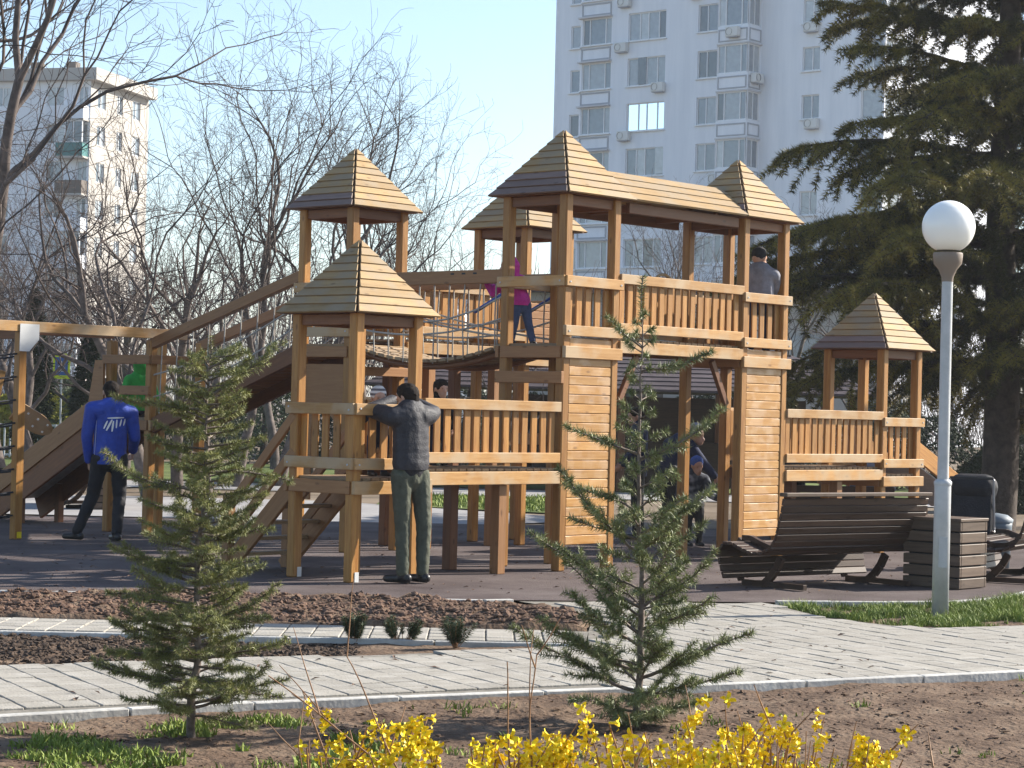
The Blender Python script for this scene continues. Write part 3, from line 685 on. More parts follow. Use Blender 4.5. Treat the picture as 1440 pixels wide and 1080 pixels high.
# gabled roof of the walkway
hw, ez, rz_ = .53, ZH + 1.50, ZH + 1.84; L = 2.3
for s in (-1, 1):
    n = 4
    for i in range(n):
        t0, t1 = i / n, (i + 1) / n - .015; nr = Vector((0, s * (rz_ - ez), hw)).normalized()
        def P(x, t, o): return tuple(Vector((x, s * hw * (1 - t), ez + (rz_ - ez) * t)) + nr * o)
        x0 = -L / 2 + .25 * t0 * 0 + rnd.uniform(-.02, .02); x1 = L / 2 + rnd.uniform(-.02, .02)
        V = [P(x0, t0, .030), P(x1, t0, .030), P(x1, t1, .024), P(x0, t1, .024), P(x0, t0, .008), P(x1, t0, .008), P(x1, t1, .002), P(x0, t1, .002)]
        Q = [(0, 1, 2, 3), (7, 6, 5, 4), (0, 4, 5, 1), (2, 6, 7, 3), (1, 5, 6, 2), (3, 7, 4, 0)]
        if s > 0: Q = [q[::-1] for q in Q]
        link('roof_board', mesh_np('roof_board', V, Q, None, M['roof']), None, wk)
    box('eave_beam', (1.9, .05, .11), (0, s * (hw - .12), ez - .06), M['redwood'], wk)
box('ridge_board', (2.0, .04, .08), (0, 0, rz_ - .03), M['redwood'], wk)
for x in (-.6, .55): box('tie_beam', (.05, .86, .08), (x, 0, ez - .03), M['redwood'], wk)
for x, s in ((-.93, 1), (.93, -1)): beam('knee_brace', (x, -.33, ZH - .55), (x - s * -.28, -.33, ZH - .08), .05, .07, M['redwood'], wk)
# hoop panel at the far side of the walkway
hp = [(.02 + .2 * math.cos(a), .2 * math.sin(a)) for a in np.linspace(0, math.pi, 14)]
tube_obj('hoop', [(x + .72, .43, ZH + .68 + z) for x, z in hp], .018, M['rail'], wk)

# rope bridge between A and B
def sag(t, z0, z1, d): return z0 + (z1 - z0) * t - 4 * d * t * (1 - t)
rbt = empty('rope_bridge', (CA + CB) / 2, RZ + math.pi / 2, 'sagging plank and rope bridge hung from two beams, with the child in pink on it', 'bridge', GRP)
L = 3.06 - 2 * HO
for s in (-1, 1):
    y = s * PC
    box('beam', (L + .1, .075, .14), (0, y, ZH + .70), M['slidewood'], rbt)
    ns = 10
    lows = []
    for i in range(ns):
        t = (i + .5) / ns; x = -L / 2 + L * t; zb = sag(t, ZH, ZH, .17)
        tube_obj('hanger_rope', [(x, y, ZH + .63), (x + .02 * math.sin(i), y + .01, ZH + .3), (x, y, zb - .03)], .0085, M['rope'], rbt, 5)
    for (za, d) in ((.45, .22), (.22, .12)):
        pts = [(-L / 2 + L * q, y + .012 * math.sin(q * 30), sag(q, ZH + za + .05, ZH + za - .03, d)) for q in np.linspace(0, 1, 15)]
        tube_obj('side_rope', pts, .011, M['rope'], rbt, 5)
    pts = [(-L / 2 + L * q, y - .015, sag(q, ZH + .08, ZH + .5, .05)) for q in np.linspace(0, 1, 9)]
    tube_obj('side_rope', pts, .011, M['rope'], rbt, 5)
    tube_obj('rope_sleeve', [(-L / 2 + .28 - .25, y - .02, ZH + .52), (-L / 2 + .42, y - .02, ZH + .34)], .02, M['bluerope'], rbt, 6)
    for q in np.linspace(-.8, .8, 12): box('chain_slot', (.05, .08, .018), (q * L / 2, y, ZH + .735), M['bdark'], rbt, bev=0) if abs(abs(q) - .45) < .22 else None
n = 17
for i in range(n):
    t = (i + .5) / n; z = sag(t, ZH, ZH, .17); z1 = sag(t + .02, ZH, ZH, .17)
    box('deck_plank', (.1, .80, .035), (-L / 2 + L * t, 0, z), M['deck'], rbt, rot=(0, -math.atan2(z1 - z, .02 * L), 0))
for s in (-1, 1):
    pts = [(-L / 2 + L * q, s * .3, sag(q, ZH, ZH, .17) - .06) for q in np.linspace(0, 1, 13)]
    tube_obj('bearer', pts, .035, M['redwood'], rbt, 6)

# inclined net ramp from B down to G
rt = empty('net_ramp', (CB + CG) / 2, RZ + math.pi / 2, 'sloping plank ramp with rope side nets climbing to the high tower at the left', 'ramp', GRP)
x0, x1 = -(3.4 / 2 - HO), 3.4 / 2 - HO; zb0, zb1 = ZH, 1.38; zt0, zt1 = ZH + .78, 2.26
for s in (-1, 1):
    y = s * PC
    beam('beam', (x0 - .05, y, zt0), (x1 + .1, y, zt1), .09, .12, M['slidewood'], rt)
    beam('stringer', (x0, y, zb0 - .08), (x1, y, zb1 - .08), .05, .18, M['redwood'], rt)
    for i in range(9):
        t = (i + .5) / 9; x = x0 + (x1 - x0) * t
        tube_obj('hanger_rope', [(x, y, zt0 + (zt1 - zt0) * t - .05), (x + .03, y, zb0 + (zb1 - zb0) * t + .02)], .008, M['rope'], rt, 5)
    for k in (.3, .6):
        pts = [(x0 + (x1 - x0) * q, y, (zb0 + (zb1 - zb0) * q) * (1 - k) + (zt0 + (zt1 - zt0) * q) * k - .1 * 4 * q * (1 - q)) for q in np.linspace(0, 1, 13)]
        tube_obj('side_rope', pts, .011, M['rope'], rt, 5)
n = 26
for i in range(n):
    t = (i + .5) / n
    box('deck_plank', (.092, .74, .03), (x0 + (x1 - x0) * t, 0, zb0 + (zb1 - zb0) * t), M['slidewood'], rt, rot=(0, math.atan2(zb0 - zb1, x1 - x0), 0))

# slide from G
stt = empty('slide', CG + Lv * HO, RZ + math.pi / 2, 'wooden sided slide descending to the left behind the man in blue', 'slide', GRP)
za, zb, run = 1.42, .22, 2.35
for s in (-1, 1):
    beam('side_board', (.0, s * .36, za + .22), (run, s * .36, zb + .22), .045, .24, M['slidewood'], stt)
    beam('lower_board', (.0, s * .34, za - .06), (run, s * .34, zb - .06), .045, .30, M['redwood'], stt)
beam('chute', (0, 0, za + .08), (run, 0, zb + .08), .64, .012, M['steel'], stt, bev=0)
beam('chute_end', (run, 0, zb + .08), (run + .45, 0, zb + .04), .64, .012, M['steel'], stt, bev=0)
box('support', (.09, .09, .5), (run - .5, .3, .25), M['redwood'], stt); box('support', (.09, .09, .5), (run - .5, -.3, .25), M['redwood'], stt)
tube_obj('joint_strap', [(run * .62, -.385, za + (zb - za) * .62 + .10), (run * .62, -.385, za + (zb - za) * .62 + .34)], .012, M['blackrope'], stt, 5)
# short slide off E
s2 = empty('slide', CE + Rv * HO, RZ, 'short orange brown chute leaving the right hand low tower', 'slide', GRP)
for s in (-1, 1): beam('side_board', (0, s * .34, 1.25), (1.5, s * .34, .62), .04, .22, M['pine'], s2)
beam('chute', (0, 0, 1.1), (1.5, 0, .5), .62, .015, M['steel'], s2, bev=0)
for s in (-1, 1): box('support', (.08, .08, .5), (1.3, s * .3, .25), M['redwood'], s2)

# stairs into C
st = empty('stairs', CC + Lv * HO, RZ + math.pi / 2, 'open wooden stairs with handrails at the left of the nearest tower', 'stairs', GRP)
for s in (-1, 1):
    beam('stringer', (-.02, s * .37, ZL - .06), (.92, s * .37, -.0), .045, .17, M['slidewood'], st)
    beam('handrail', (-.06, s * .415, ZL + .58), (.82, s * .415, .62), .04, .09, M['slidewood'], st)
    beam('handrail', (-.06, s * .415, ZL + .24), (.86, s * .415, .28), .04, .09, M['slidewood'], st)
    box('newel', (.09, .09, .72), (.88, s * .38, .36), M['slidewood'], st)
for i in range(5):
    t = (i + .7) / 5.4
    box('tread', (.14, .68, .035), (.02 + .86 * t, 0, ZL - .08 - (ZL - .08) * t + .05), M['deck'], st)

# climbing frame with rope rungs at the left
cf = empty('climbing_frame', CG, RZ, 'beam frame with grey gusset plates and black rope rungs at the far left', 'climbing frame', GRP)
fx = -2.27
for s in (-1, 1):
    beam('top_beam', (.1 if s < 0 else -.38, s * .40 - .02, 2.40), (fx - .35, s * .40 - .02, 2.40), .07, .12, M['rail'] if s < 0 else M['redwood'], cf)
    box('post', (.1, .1, 2.34), (fx, s * .40, 1.17), M['pine'], cf)
    prism('gusset_plate', [(-.06, -.26), (.07, -.26), (.2, -.12), (.2, .05), (-.06, .05)], .006, M['plate'], cf, Matrix.Translation((fx, s * .40 - .065, 2.38)))
box('cross_beam', (.07, .76, .1), (fx, 0, 2.31), M['redwood'], cf)
for k in range(8):
    z = .25 + .26 * k
    tube_obj('rope_rung', [(fx, -.37, z), (fx, -.1, z - .03), (fx, .15, z - .03), (fx, .37, z)], .012, M['blackrope'], cf, 6)
    tube_obj('rope_rung', [(fx - .05, -.40, z + .02), (fx - .4, -.40, z - .02), (fx - .8, -.40, z + .02)], .012, M['blackrope'], cf, 6)
box('foot_marker', (.06, .006, .07), (fx + .01, -.455, .05), M['petal'], cf, bev=0)
sb = [(.26 * math.cos(a) * 1.0, .12 * math.sin(a)) for a in np.linspace(-math.pi / 2, math.pi / 2, 9)] + [(-.3, .12), (-.3, -.12)]
pn = prism('hold_panel', sb, .025, M['rail'], cf, Matrix.Translation((fx + .4, -.15, 1.32)) @ Matrix.Rotation(.45, 4, 'Y') @ Matrix.Rotation(.5, 4, 'X'))
for dx in (-.15, 0, .15):
    for dz in (-.05, .05):
        h = box('hold', (.022, .012, .022), (dx, -.016, dz), M['white'], pn, bev=0)
lad = empty('rope_ladder', CG + Rv * -2.75 + Lv * .1, RZ, 'slanting wooden ladder at the left edge with green and red holds', 'ladder', GRP)
for s in (-1, 1): beam('rail', (0, s * .2, 0), (.45, s * .2, 1.9), .05, .08, M['rail'], lad)
for k in range(6):
    t = (k + 1) / 7; box('rung', (.04, .42, .04), (.45 * t, 0, 1.9 * t), M['rail'], lad)
for k, cm in ((0, 'green'), (3, 'pink'), (2, 'green')): box('hold', (.06, .1, .07), (.02 + .45 * (k + 1.5) / 7, -.03 + .08 * k, 1.9 * (k + 1.5) / 7), M[cm], lad, bev=.02)

# ------------------------------------------------------------------ loungers, planters, lamps
def lounger(loc, rz, label, length=2.0):
    t = empty('lounger', loc, rz, label, 'bench', 'slatted wooden loungers')
    # profile in local XZ: X towards the sitter's feet
    prof = [(-.42, .85), (-.395, .72), (-.36, .60), (-.32, .48), (-.25, .385), (-.14, .335), (0, .325), (.14, .36), (.26, .40), (.36, .40), (.41, .33), (.41, .24), (.385, .15), (.35, .07)]
    P = [Vector((x, 0, z)) for x, z in prof]; d = [0]
    for i in range(1, len(P)): d.append(d[-1] + (P[i] - P[i - 1]).length)
    n = int(d[-1] / .066)
    def at(s):
        for i in range(1, len(P)):
            if s <= d[i] + 1e-6:
                q = (s - d[i - 1]) / (d[i] - d[i - 1]); return P[i - 1].lerp(P[i], q), (P[i] - P[i - 1]).normalized()
    for i in range(n):
        p, tn = at((i + .5) * d[-1] / n); a = math.atan2(tn.z, tn.x)
        box('slat', (.0625, length + rnd.uniform(-.012, .012), .03), p, M['darkwood'], t, rot=(0, -a, 0))
    box('top_cap', (.10, length + .02, .035), (-.425, 0, .885), M['boxwood'], t)
    for s in (-1, 1):
        y = s * length * .36; off = .045
        for i in range(1, len(prof) - 1):
            q0, q1 = Vector((prof[i][0], y, prof[i][1])), Vector((prof[i + 1][0], y, prof[i + 1][1])); tn = (q1 - q0).normalized(); nn = Vector((tn.z, 0, -tn.x)) * -1
            nn = Vector((-tn.z, 0, tn.x)) * -1 if False else nn
            c_ = Vector((.05, y, .75)); nn = nn if (q0 + nn - c_).length > (q0 - c_).length else -nn
            beam('side_rib', q0 + nn * off - tn * .01, q1 + nn * off + tn * .01, .05, .05, M['darkwood'], t, bev=.003)
        leg = [(-.14, .29), (-.08, .18), (-.0, .09), (.08, .03), (.22, .02), (.36, .02)]
        for i in range(len(leg) - 1): beam('leg', (leg[i][0], y, leg[i][1]), (leg[i + 1][0], y, leg[i + 1][1]), .05, .07, M['darkwood'], t, bev=.003)
        beam('foot', (-.45, y, .035), (.36, y, .03), .05, .05, M['darkwood'], t, bev=.003)
    return t
FX = math.atan2(Lv.y, Lv.x)
lounger((3.0, 20.95, PF), rad(128), 'dark curved slatted lounger turned away from the camera beside the grass', 1.95)
lounger((5.15, 22.5, PF), rad(152), 'dark curved slatted lounger cut by the right edge, side on', 1.9)
lounger((-6.45, 33.4, 0), rad(200), 'dark slatted lounger far back behind the slide', 1.9)
def planter(loc, rz, label, sx=.62, sy=.46, h=.62, mat='boxwood', n=6):
    t = empty('slatted_box', loc, rz, label, 'planter box')
    p = h / n
    for k in range(n):
        z = (k + .5) * p
        for s in (-1, 1):
            box('slat', (sx, .03, p - .016), (0, s * (sy / 2 - .015), z), M[mat], t); box('slat', (.03, sy - .062, p - .016), (s * (sx / 2 - .015), 0, z), M[mat], t)
    box('liner', (sx - .08, sy - .08, h - .05), (0, 0, (h - .05) / 2 + .01), M['black'], t); box('rim', (sx + .02, sy + .02, .03), (0, 0, h + .005), M['boxwood'], t)
    return t
planter((4.2, 21.2, PF), RZ + math.pi / 2, 'dark slatted wooden box beside the lamp post', .62, .50, .65)
planter((-6.0, 32.8, 0), .3, 'pale lit slatted box far behind the man in blue', .5, .5, .62)
def lamp(loc, label):
    t = empty('street_lamp', loc, 0, label, 'street lamp', 'globe park lamps')
    lathe('pole_base', [(.0, -.1), (.069, -.1), (.068, 1.12), (.064, 1.14), (.05, 1.145)], M['lamppole'], t)
    lathe('pole', [(.047, 1.13), (.045, 2.80)], M['lamppole'], t)
    lathe('collar', [(.072, 1.10), (.074, 1.11), (.074, 1.13), (.05, 1.15)], M['lamppole'], t)
    lathe('cup', [(.046, 2.78), (.05, 2.82), (.075, 2.88), (.115, 2.93), (.122, 3.0), (.118, 3.02)], M['cup'], t)
    g = [(.218 * math.sin(a), 3.235 - .218 * math.cos(a)) for a in np.linspace(.45, math.pi, 26)]
    lathe('globe', g, M['globe'], t, 40)
    box('service_door', (.07, .004, .25), (0, -.0685, .55), M['lamppole'], t, bev=0)
    return t
lamp((3.575, 18.2, -.02), 'grey lamp post with white globe standing in the grass at right')
lamp((-1.05, 40.5, 0), 'far lamp post on the lawn behind the low bridge')

# ------------------------------------------------------------------ bare trees
def bare_tree_mesh(seed, h, style):
    r = random.Random(seed); S = [[], []]
    def add(p, q, a, b_): S[0 if a > .028 else 1].append((p[:], q[:], a, b_))
    def grow(p, d, length, rad_, lev):
        n = max(3, int(length / (.28 if lev > 1 else .4))); seg = length / n; pts = [p.copy()]; d = d.normalized()
        tap = .45 if lev else .5
        for i in range(n):
            w = (.08, .19, .25, .3, .32)[lev]
            d = d + Vector((r.gauss(0, w), r.gauss(0, w), r.gauss(0, w * .8) + style['up'][lev])); d.normalize()
            q = p + d * seed_len(seg, r); a = rad_ * (1 - (1 - tap) * i / n); b_ = rad_ * (1 - (1 - tap) * (i + 1) / n)
            add(p, q, max(a, .0035), max(b_, .003)); p = q; pts.append(p.copy())
            if lev < 4:
                t = (i + 1) / n
                if t < style['bare'][lev]: continue
                k = style['dens'][lev]
                m = int(k) + (1 if r.random() < k - int(k) else 0)
                for _ in range(m):
                    ax = d.cross(Vector((r.gauss(0, 1), r.gauss(0, 1), r.gauss(0, .6)))).normalized()
                    ang = r.uniform(*style['ang'][lev]); cd = Matrix.Rotation(ang, 3, ax) @ d
                    if lev == 0 and style.get('flat'): cd.z *= .6
                    grow(p.copy(), cd, length * r.uniform(*style['len'][lev]) * (1.15 - .55 * t), b_ * r.uniform(.38, .6), lev + 1)
        if lev < 3:
            for _ in range(2):
                ax = d.cross(Vector((r.gauss(0, 1), r.gauss(0, 1), r.gauss(0, 1)))).normalized()
                grow(p.copy(), Matrix.Rotation(r.uniform(.2, .5), 3, ax) @ d, length * .5, b_ * .8, lev + 1)
    def seed_len(s, r): return s * r.uniform(.85, 1.15)
    grow(Vector((0, 0, -.1)), Vector((style.get('lean', 0), 0, 1)), h * style['trunk'], style['r'], 0)
    out = []
    for i, (nm, mat, k) in enumerate((('trunk', M['bark'], 7), ('crown', M['twig'], 3))):
        A = S[i]
        V, q = tubes([a[0] for a in A], [a[1] for a in A], [a[2] for a in A], [a[3] for a in A], k)
        out.append(mesh_np(nm, V, q, None, mat, True))
    return out
ST = [
 dict(trunk=.74, r=.19, up=(.03, .07, .06, .05, .02), bare=(.30, .25, .2, .2), dens=(.60, .60, .78, .7), ang=((.6, 1.05), (.4, .85), (.45, .95), (.5, 1.0)), len=((.50, .75), (.42, .62), (.42, .6), (.4, .6)), lean=.01),
 dict(trunk=.40, r=.13, up=(.04, .045, .045, .035, .02), bare=(.4, .25, .2, .15), dens=(1.0, .8, 1.0, .75), ang=((.45, .95), (.45, .95), (.5, 1.0), (.5, 1.0)), len=((.9, 1.25), (.45, .65), (.42, .6), (.4, .6)), lean=-.12),
 dict(trunk=.50, r=.115, up=(.06, .075, .065, .045, .02), bare=(.35, .25, .2, .15), dens=(.9, .75, .95, .75), ang=((.3, .6), (.35, .7), (.4, .85), (.5, 1.0)), len=((.7, 1.05), (.45, .62), (.42, .6), (.4, .6)), lean=.04),
 dict(trunk=.38, r=.11, up=(.02, .025, .03, .02, .01), bare=(.3, .25, .15, .15), dens=(1.1, .8, 1.0, .75), ang=((.55, 1.0), (.5, .9), (.5, 1.0), (.5, 1.0)), len=((.85, 1.15), (.45, .65), (.42, .6), (.4, .6)), lean=.12),
]
TM = [bare_tree_mesh(31, 13.5, ST[0]), bare_tree_mesh(12, 9, ST[1]), bare_tree_mesh(23, 11, ST[2]), bare_tree_mesh(14, 8, ST[3]), bare_tree_mesh(35, 10, ST[2]), bare_tree_mesh(46, 8.5, ST[1])]
def bare_tree(px, d, k, rz, s, label, group='bare spring trees'):
    t = empty('bare_tree', ((px - 720) / 3100 * d, d, -.02), rz, label, 'tree', group); t.scale = (s, s, s)
    link('trunk', TM[k][0], None, t); link('crown', TM[k][1], None, t); return t
for a in [
 (4, 38, 4, .4, 1.42, 'tallest bare tree with a thick pale trunk at the left edge'),
 (-60, 44, 0, 2.2, .95, 'bare tree leaning in from beyond the left edge'),
 (158, 40, 3, .2, 1.0, 'low spreading bare tree above the yellow edged sign'),
 (215, 37, 1, .3, .95, 'bare tree with trunk leaning left, behind the net ramp beam'),
 (285, 46, 3, 1.9, 1.05, 'tangled bare tree behind the upper end of the net ramp'),
 (335, 43, 2, .0, .92, 'tall upright bare tree left of the high rear tower'),
 (440, 50, 4, 1.2, 1.05, 'slender bare tree directly behind the high rear tower'),
 (525, 52, 2, 2.6, .95, 'bare tree rising right of the high rear tower roof'),
 (655, 48, 3, 3.6, .95, 'wide low bare tree behind the rope bridge'),
 (735, 44, 5, .9, .62, 'small bare tree seen between the posts of the tallest tower'),
 (905, 60, 5, 2.0, .85, 'bare tree in front of the white block, behind the covered walkway roof'),
 (985, 62, 2, 4.0, .82, 'bare tree whose top shows against the white block left of the walkway end roof'),
 (1110, 58, 4, .5, .78, 'bare tree between the white block and the big cedar'),
 (1200, 64, 5, 3.1, .95, 'bare tree mostly hidden behind the big cedar'),
 (180, 52, 5, 4.0, 1.0, 'bare tree crossing the cream block balconies'),
 (145, 50, 3, 2.8, 1.0, 'low bare tree right of the thick pale trunk'),
 (390, 55, 1, 5.0, 1.0, 'bare tree behind the left post of the high rear tower'),
 (52, 41, 1, 5.6, 1.0, 'dark tangled bare tree rising beside the thick pale trunk'),
 (255, 40, 1, 1.4, .95, 'dark bare tree whose forks stand above the middle of the net ramp'),
 (300, 38, 3, 3.3, .9, 'low dark bare tree just above the net ramp beam'),
 (30, 46, 3, 4.6, 1.1, 'wide dark bare tree low at the left edge'),
 (395, 44, 1, 2.6, 1.0, 'forked bare tree left of the high rear tower roof'),
 (600, 60, 4, 3.0, .8, 'thin pale bare tree in the gap right of the high rear tower'),
 (25, 62, 1, 1.0, .85, 'distant bare tree left of the yellow edged sign'),
 (170, 66, 5, 2.2, .9, 'distant bare tree behind the slide'),
 (255, 70, 3, 4.4, 1.0, 'distant bare tree behind the left ramp post'),
 (-10, 74, 2, 3.0, .9, 'distant bare tree at the left edge'),
 (390, 76, 5, 5.2, .95, 'distant bare tree low behind the left tower posts'),
 (590, 80, 3, 1.5, 1.0, 'distant bare tree low behind the rope bridge'),
 (1330, 70, 3, 2.5, 1.0, 'distant bare tree right of the big cedar trunk'),
]: bare_tree(*a)
thick = tag(link('far_woodland', None) if False else bpy.data.objects.new('far_woodland', mesh_np('far_woodland', *(lambda P: (tubes(P[0], P[1], P[2], P[2] * .3, 3)))(
    (lambda r: (lambda b: (b, b + np.column_stack([r.normal(0, .5, 20000), r.normal(0, .5, 20000), r.random(20000) * 2.2 + .3]), np.full(20000, .022)))(
        np.column_stack([r.uniform(-60, 45, 20000), r.uniform(95, 118, 20000), r.random(20000) ** 1.5 * 7.0])))(np.random.default_rng(5))), None, M['twig'])), 'hazy belt of far bare bushes and thin trees along the horizon', 'woodland', None, 'stuff')
COL.objects.link(thick)

# ------------------------------------------------------------------ conifers
def needles_mesh(P, D, length, width, per, seed, mat, spread=1.0):
    """rosettes: at each point P with axis D, `per` thin triangles"""
    r = np.random.default_rng(seed); n = len(P)
    P = np.repeat(P, per, 0); D = np.repeat(D, per, 0); m = len(P)
    rv = r.normal(size=(m, 3)); rv -= (rv * D).sum(1, keepdims=True) * D; rv /= np.linalg.norm(rv, axis=1, keepdims=True) + 1e-9
    dr = rv * spread + D * r.uniform(.15, .9, (m, 1)); dr /= np.linalg.norm(dr, axis=1, keepdims=True)
    L = length * r.uniform(.65, 1.15, (m, 1)); sd = np.cross(dr, r.normal(size=(m, 3))); sd /= np.linalg.norm(sd, axis=1, keepdims=True) + 1e-9
    A = P - sd * width / 2; B = P + sd * width / 2; C = P + dr * L
    V = np.stack([A, B, C], 1).reshape(-1, 3)
    return mesh_np('needles', V, None, np.arange(len(V)).reshape(-1, 3), mat)
def young_cedar(loc, h, seed, label, mat, shape, rise, droop, nb, tr=.026, kink=.02, bare_top=.12, sub=.045, need=.026, rot=0, extra=(), per=16, nw=.003):
    r = random.Random(seed); t = empty('young_cedar', loc, rot, label, 'tree', 'young cedars in the foreground')
    n = 26; tp = [Vector((0, 0, -.05))]; off = Vector((0, 0, 0))
    for i in range(1, n + 1):
        off += Vector((r.gauss(0, kink), r.gauss(0, kink), 0)) * .5; tp.append(Vector((off.x, off.y, h * i / n)))
    tr_ = [max(.0035, tr * (1 - i / n) ** .9) for i in range(n + 1)]
    V, q = tubes(tp[:-1], tp[1:], tr_[:-1], tr_[1:], 8); link('trunk', mesh_np('trunk', V, q, None, M['youngbark'], True), None, t)
    def trunk_at(z):
        i = min(n - 1, int(z / h * n)); return tp[i].lerp(tp[i + 1], z / h * n - i)
    segs = []; NP = []; ND = []
    def shoot(p, d, L, ra, lev, up):
        st = .014 if lev else .02; k = max(3, int(L / st)); 
        for i in range(k):
            f = i / k
            d = (d + Vector((r.gauss(0, .05), r.gauss(0, .05), r.gauss(0, .05) + up * (1.2 * f - .15)))).normalized(); q = p + d * (L / k)
            segs.append((p[:], q[:], max(ra * (1 - .8 * f), .0012), max(ra * (1 - .8 * (f + 1 / k)), .001)))
            if lev or f > .18: 
                NP.append(q[:]); ND.append(d[:])
            if lev == 0 and f > .10 and r.random() < st / sub:
                s = 1 if r.random() < .5 else -1
                side = d.cross(Vector((0, 0, 1))).normalized() * s
                cd = (d * r.uniform(.5, 1.0) + side * r.uniform(.5, 1.0) + Vector((0, 0, r.uniform(-.25, .3)))).normalized()
                shoot(q, cd, L * r.uniform(.16, .42) * (1.15 - f), ra * .5, 1, up * .6)
            p = q
    for b in range(nb):
        f = (b + r.random()) / nb; f = f ** .92; z = h * (.06 + (1 - bare_top - .06) * f)
        L = shape(z / h) * r.uniform(.5, 1.15); az = b * 2.39996 + r.uniform(-.5, .5); e = rise(z / h) + r.uniform(-.16, .16)
        d = Vector((math.cos(az) * math.cos(e), math.sin(az) * math.cos(e), math.sin(e)))
        shoot(trunk_at(z), d, L, .0035 + .011 * L, 0, droop)
    for z, az, L, e in extra:
        d = Vector((math.cos(az) * math.cos(e), math.sin(az) * math.cos(e), math.sin(e))); shoot(trunk_at(z), d, L, .0035 + .011 * L, 0, droop)
    for z in np.arange(h * (1 - bare_top), h, .012): NP.append(trunk_at(z)[:]); ND.append((0, 0, 1))
    V, q = tubes([s[0] for s in segs], [s[1] for s in segs], [s[2] for s in segs], [s[3] for s in segs], 4)
    link('branches', mesh_np('branches', V, q, None, M['youngbark'], True), None, t)
    o = link('needles', needles_mesh(np.array(NP), np.array(ND), need, nw, per, seed, mat), None, t); o['kind'] = 'stuff'
    return t
young_cedar((-1.49, 10.62, -.03), 1.95, 5, 'dense olive green young cedar standing left in the foreground', M['needleL'],
    lambda z: (.42 if z < .55 else .37) * (1.10 - .58 * z) if z > .08 else .40, lambda z: .12 + .15 * z, .02, 150, .022, .022, .05, .015, .030,
    extra=((1.22, math.pi * .98, .60, .02), (1.6, math.pi * 1.0, .44, .12), (1.66, .15, .46, .5), (.85, math.pi, .42, .05), (.3, math.pi * 1.02, .48, .1), (1.3, 0.1, .40, .05), (1.0, .2, .36, .1), (.5, math.pi, .46, .0)))
young_cedar((.70, 11.55, -.03), 2.36, 9, 'open blue green young cedar with upswept branches right of centre', M['needleR'],
    lambda z: .62 * (1 - z) ** .8 if z < .5 else .34 * (1.1 - z), lambda z: .42 + .1 * z, .016, 66, .021, .012, .10, .030, .042,
    extra=((.18, math.pi * .96, .72, .26), (.28, math.pi * 1.03, .66, .34), (.14, .05, .55, .4), (.25, -.1, .62, .3), (.62, .08, .5, .55), (.62, math.pi * .98, .72, .42), (.9, math.pi * 1.02, .62, .5), (1.0, .1, .46, .5), (1.42, math.pi * .97, .40, .35), (1.40, .05, .52, .3), (1.86, .08, .38, .22), (1.98, math.pi * .95, .24, .55), (.05, -1.57, .42, .1), (.06, -1.1, .4, .12), (.06, -2.1, .42, .12), (.08, -.6, .4, .2), (.08, -2.6, .42, .2), (.12, -1.4, .36, .25), (.14, -1.9, .34, .25)), per=11, nw=.0046)
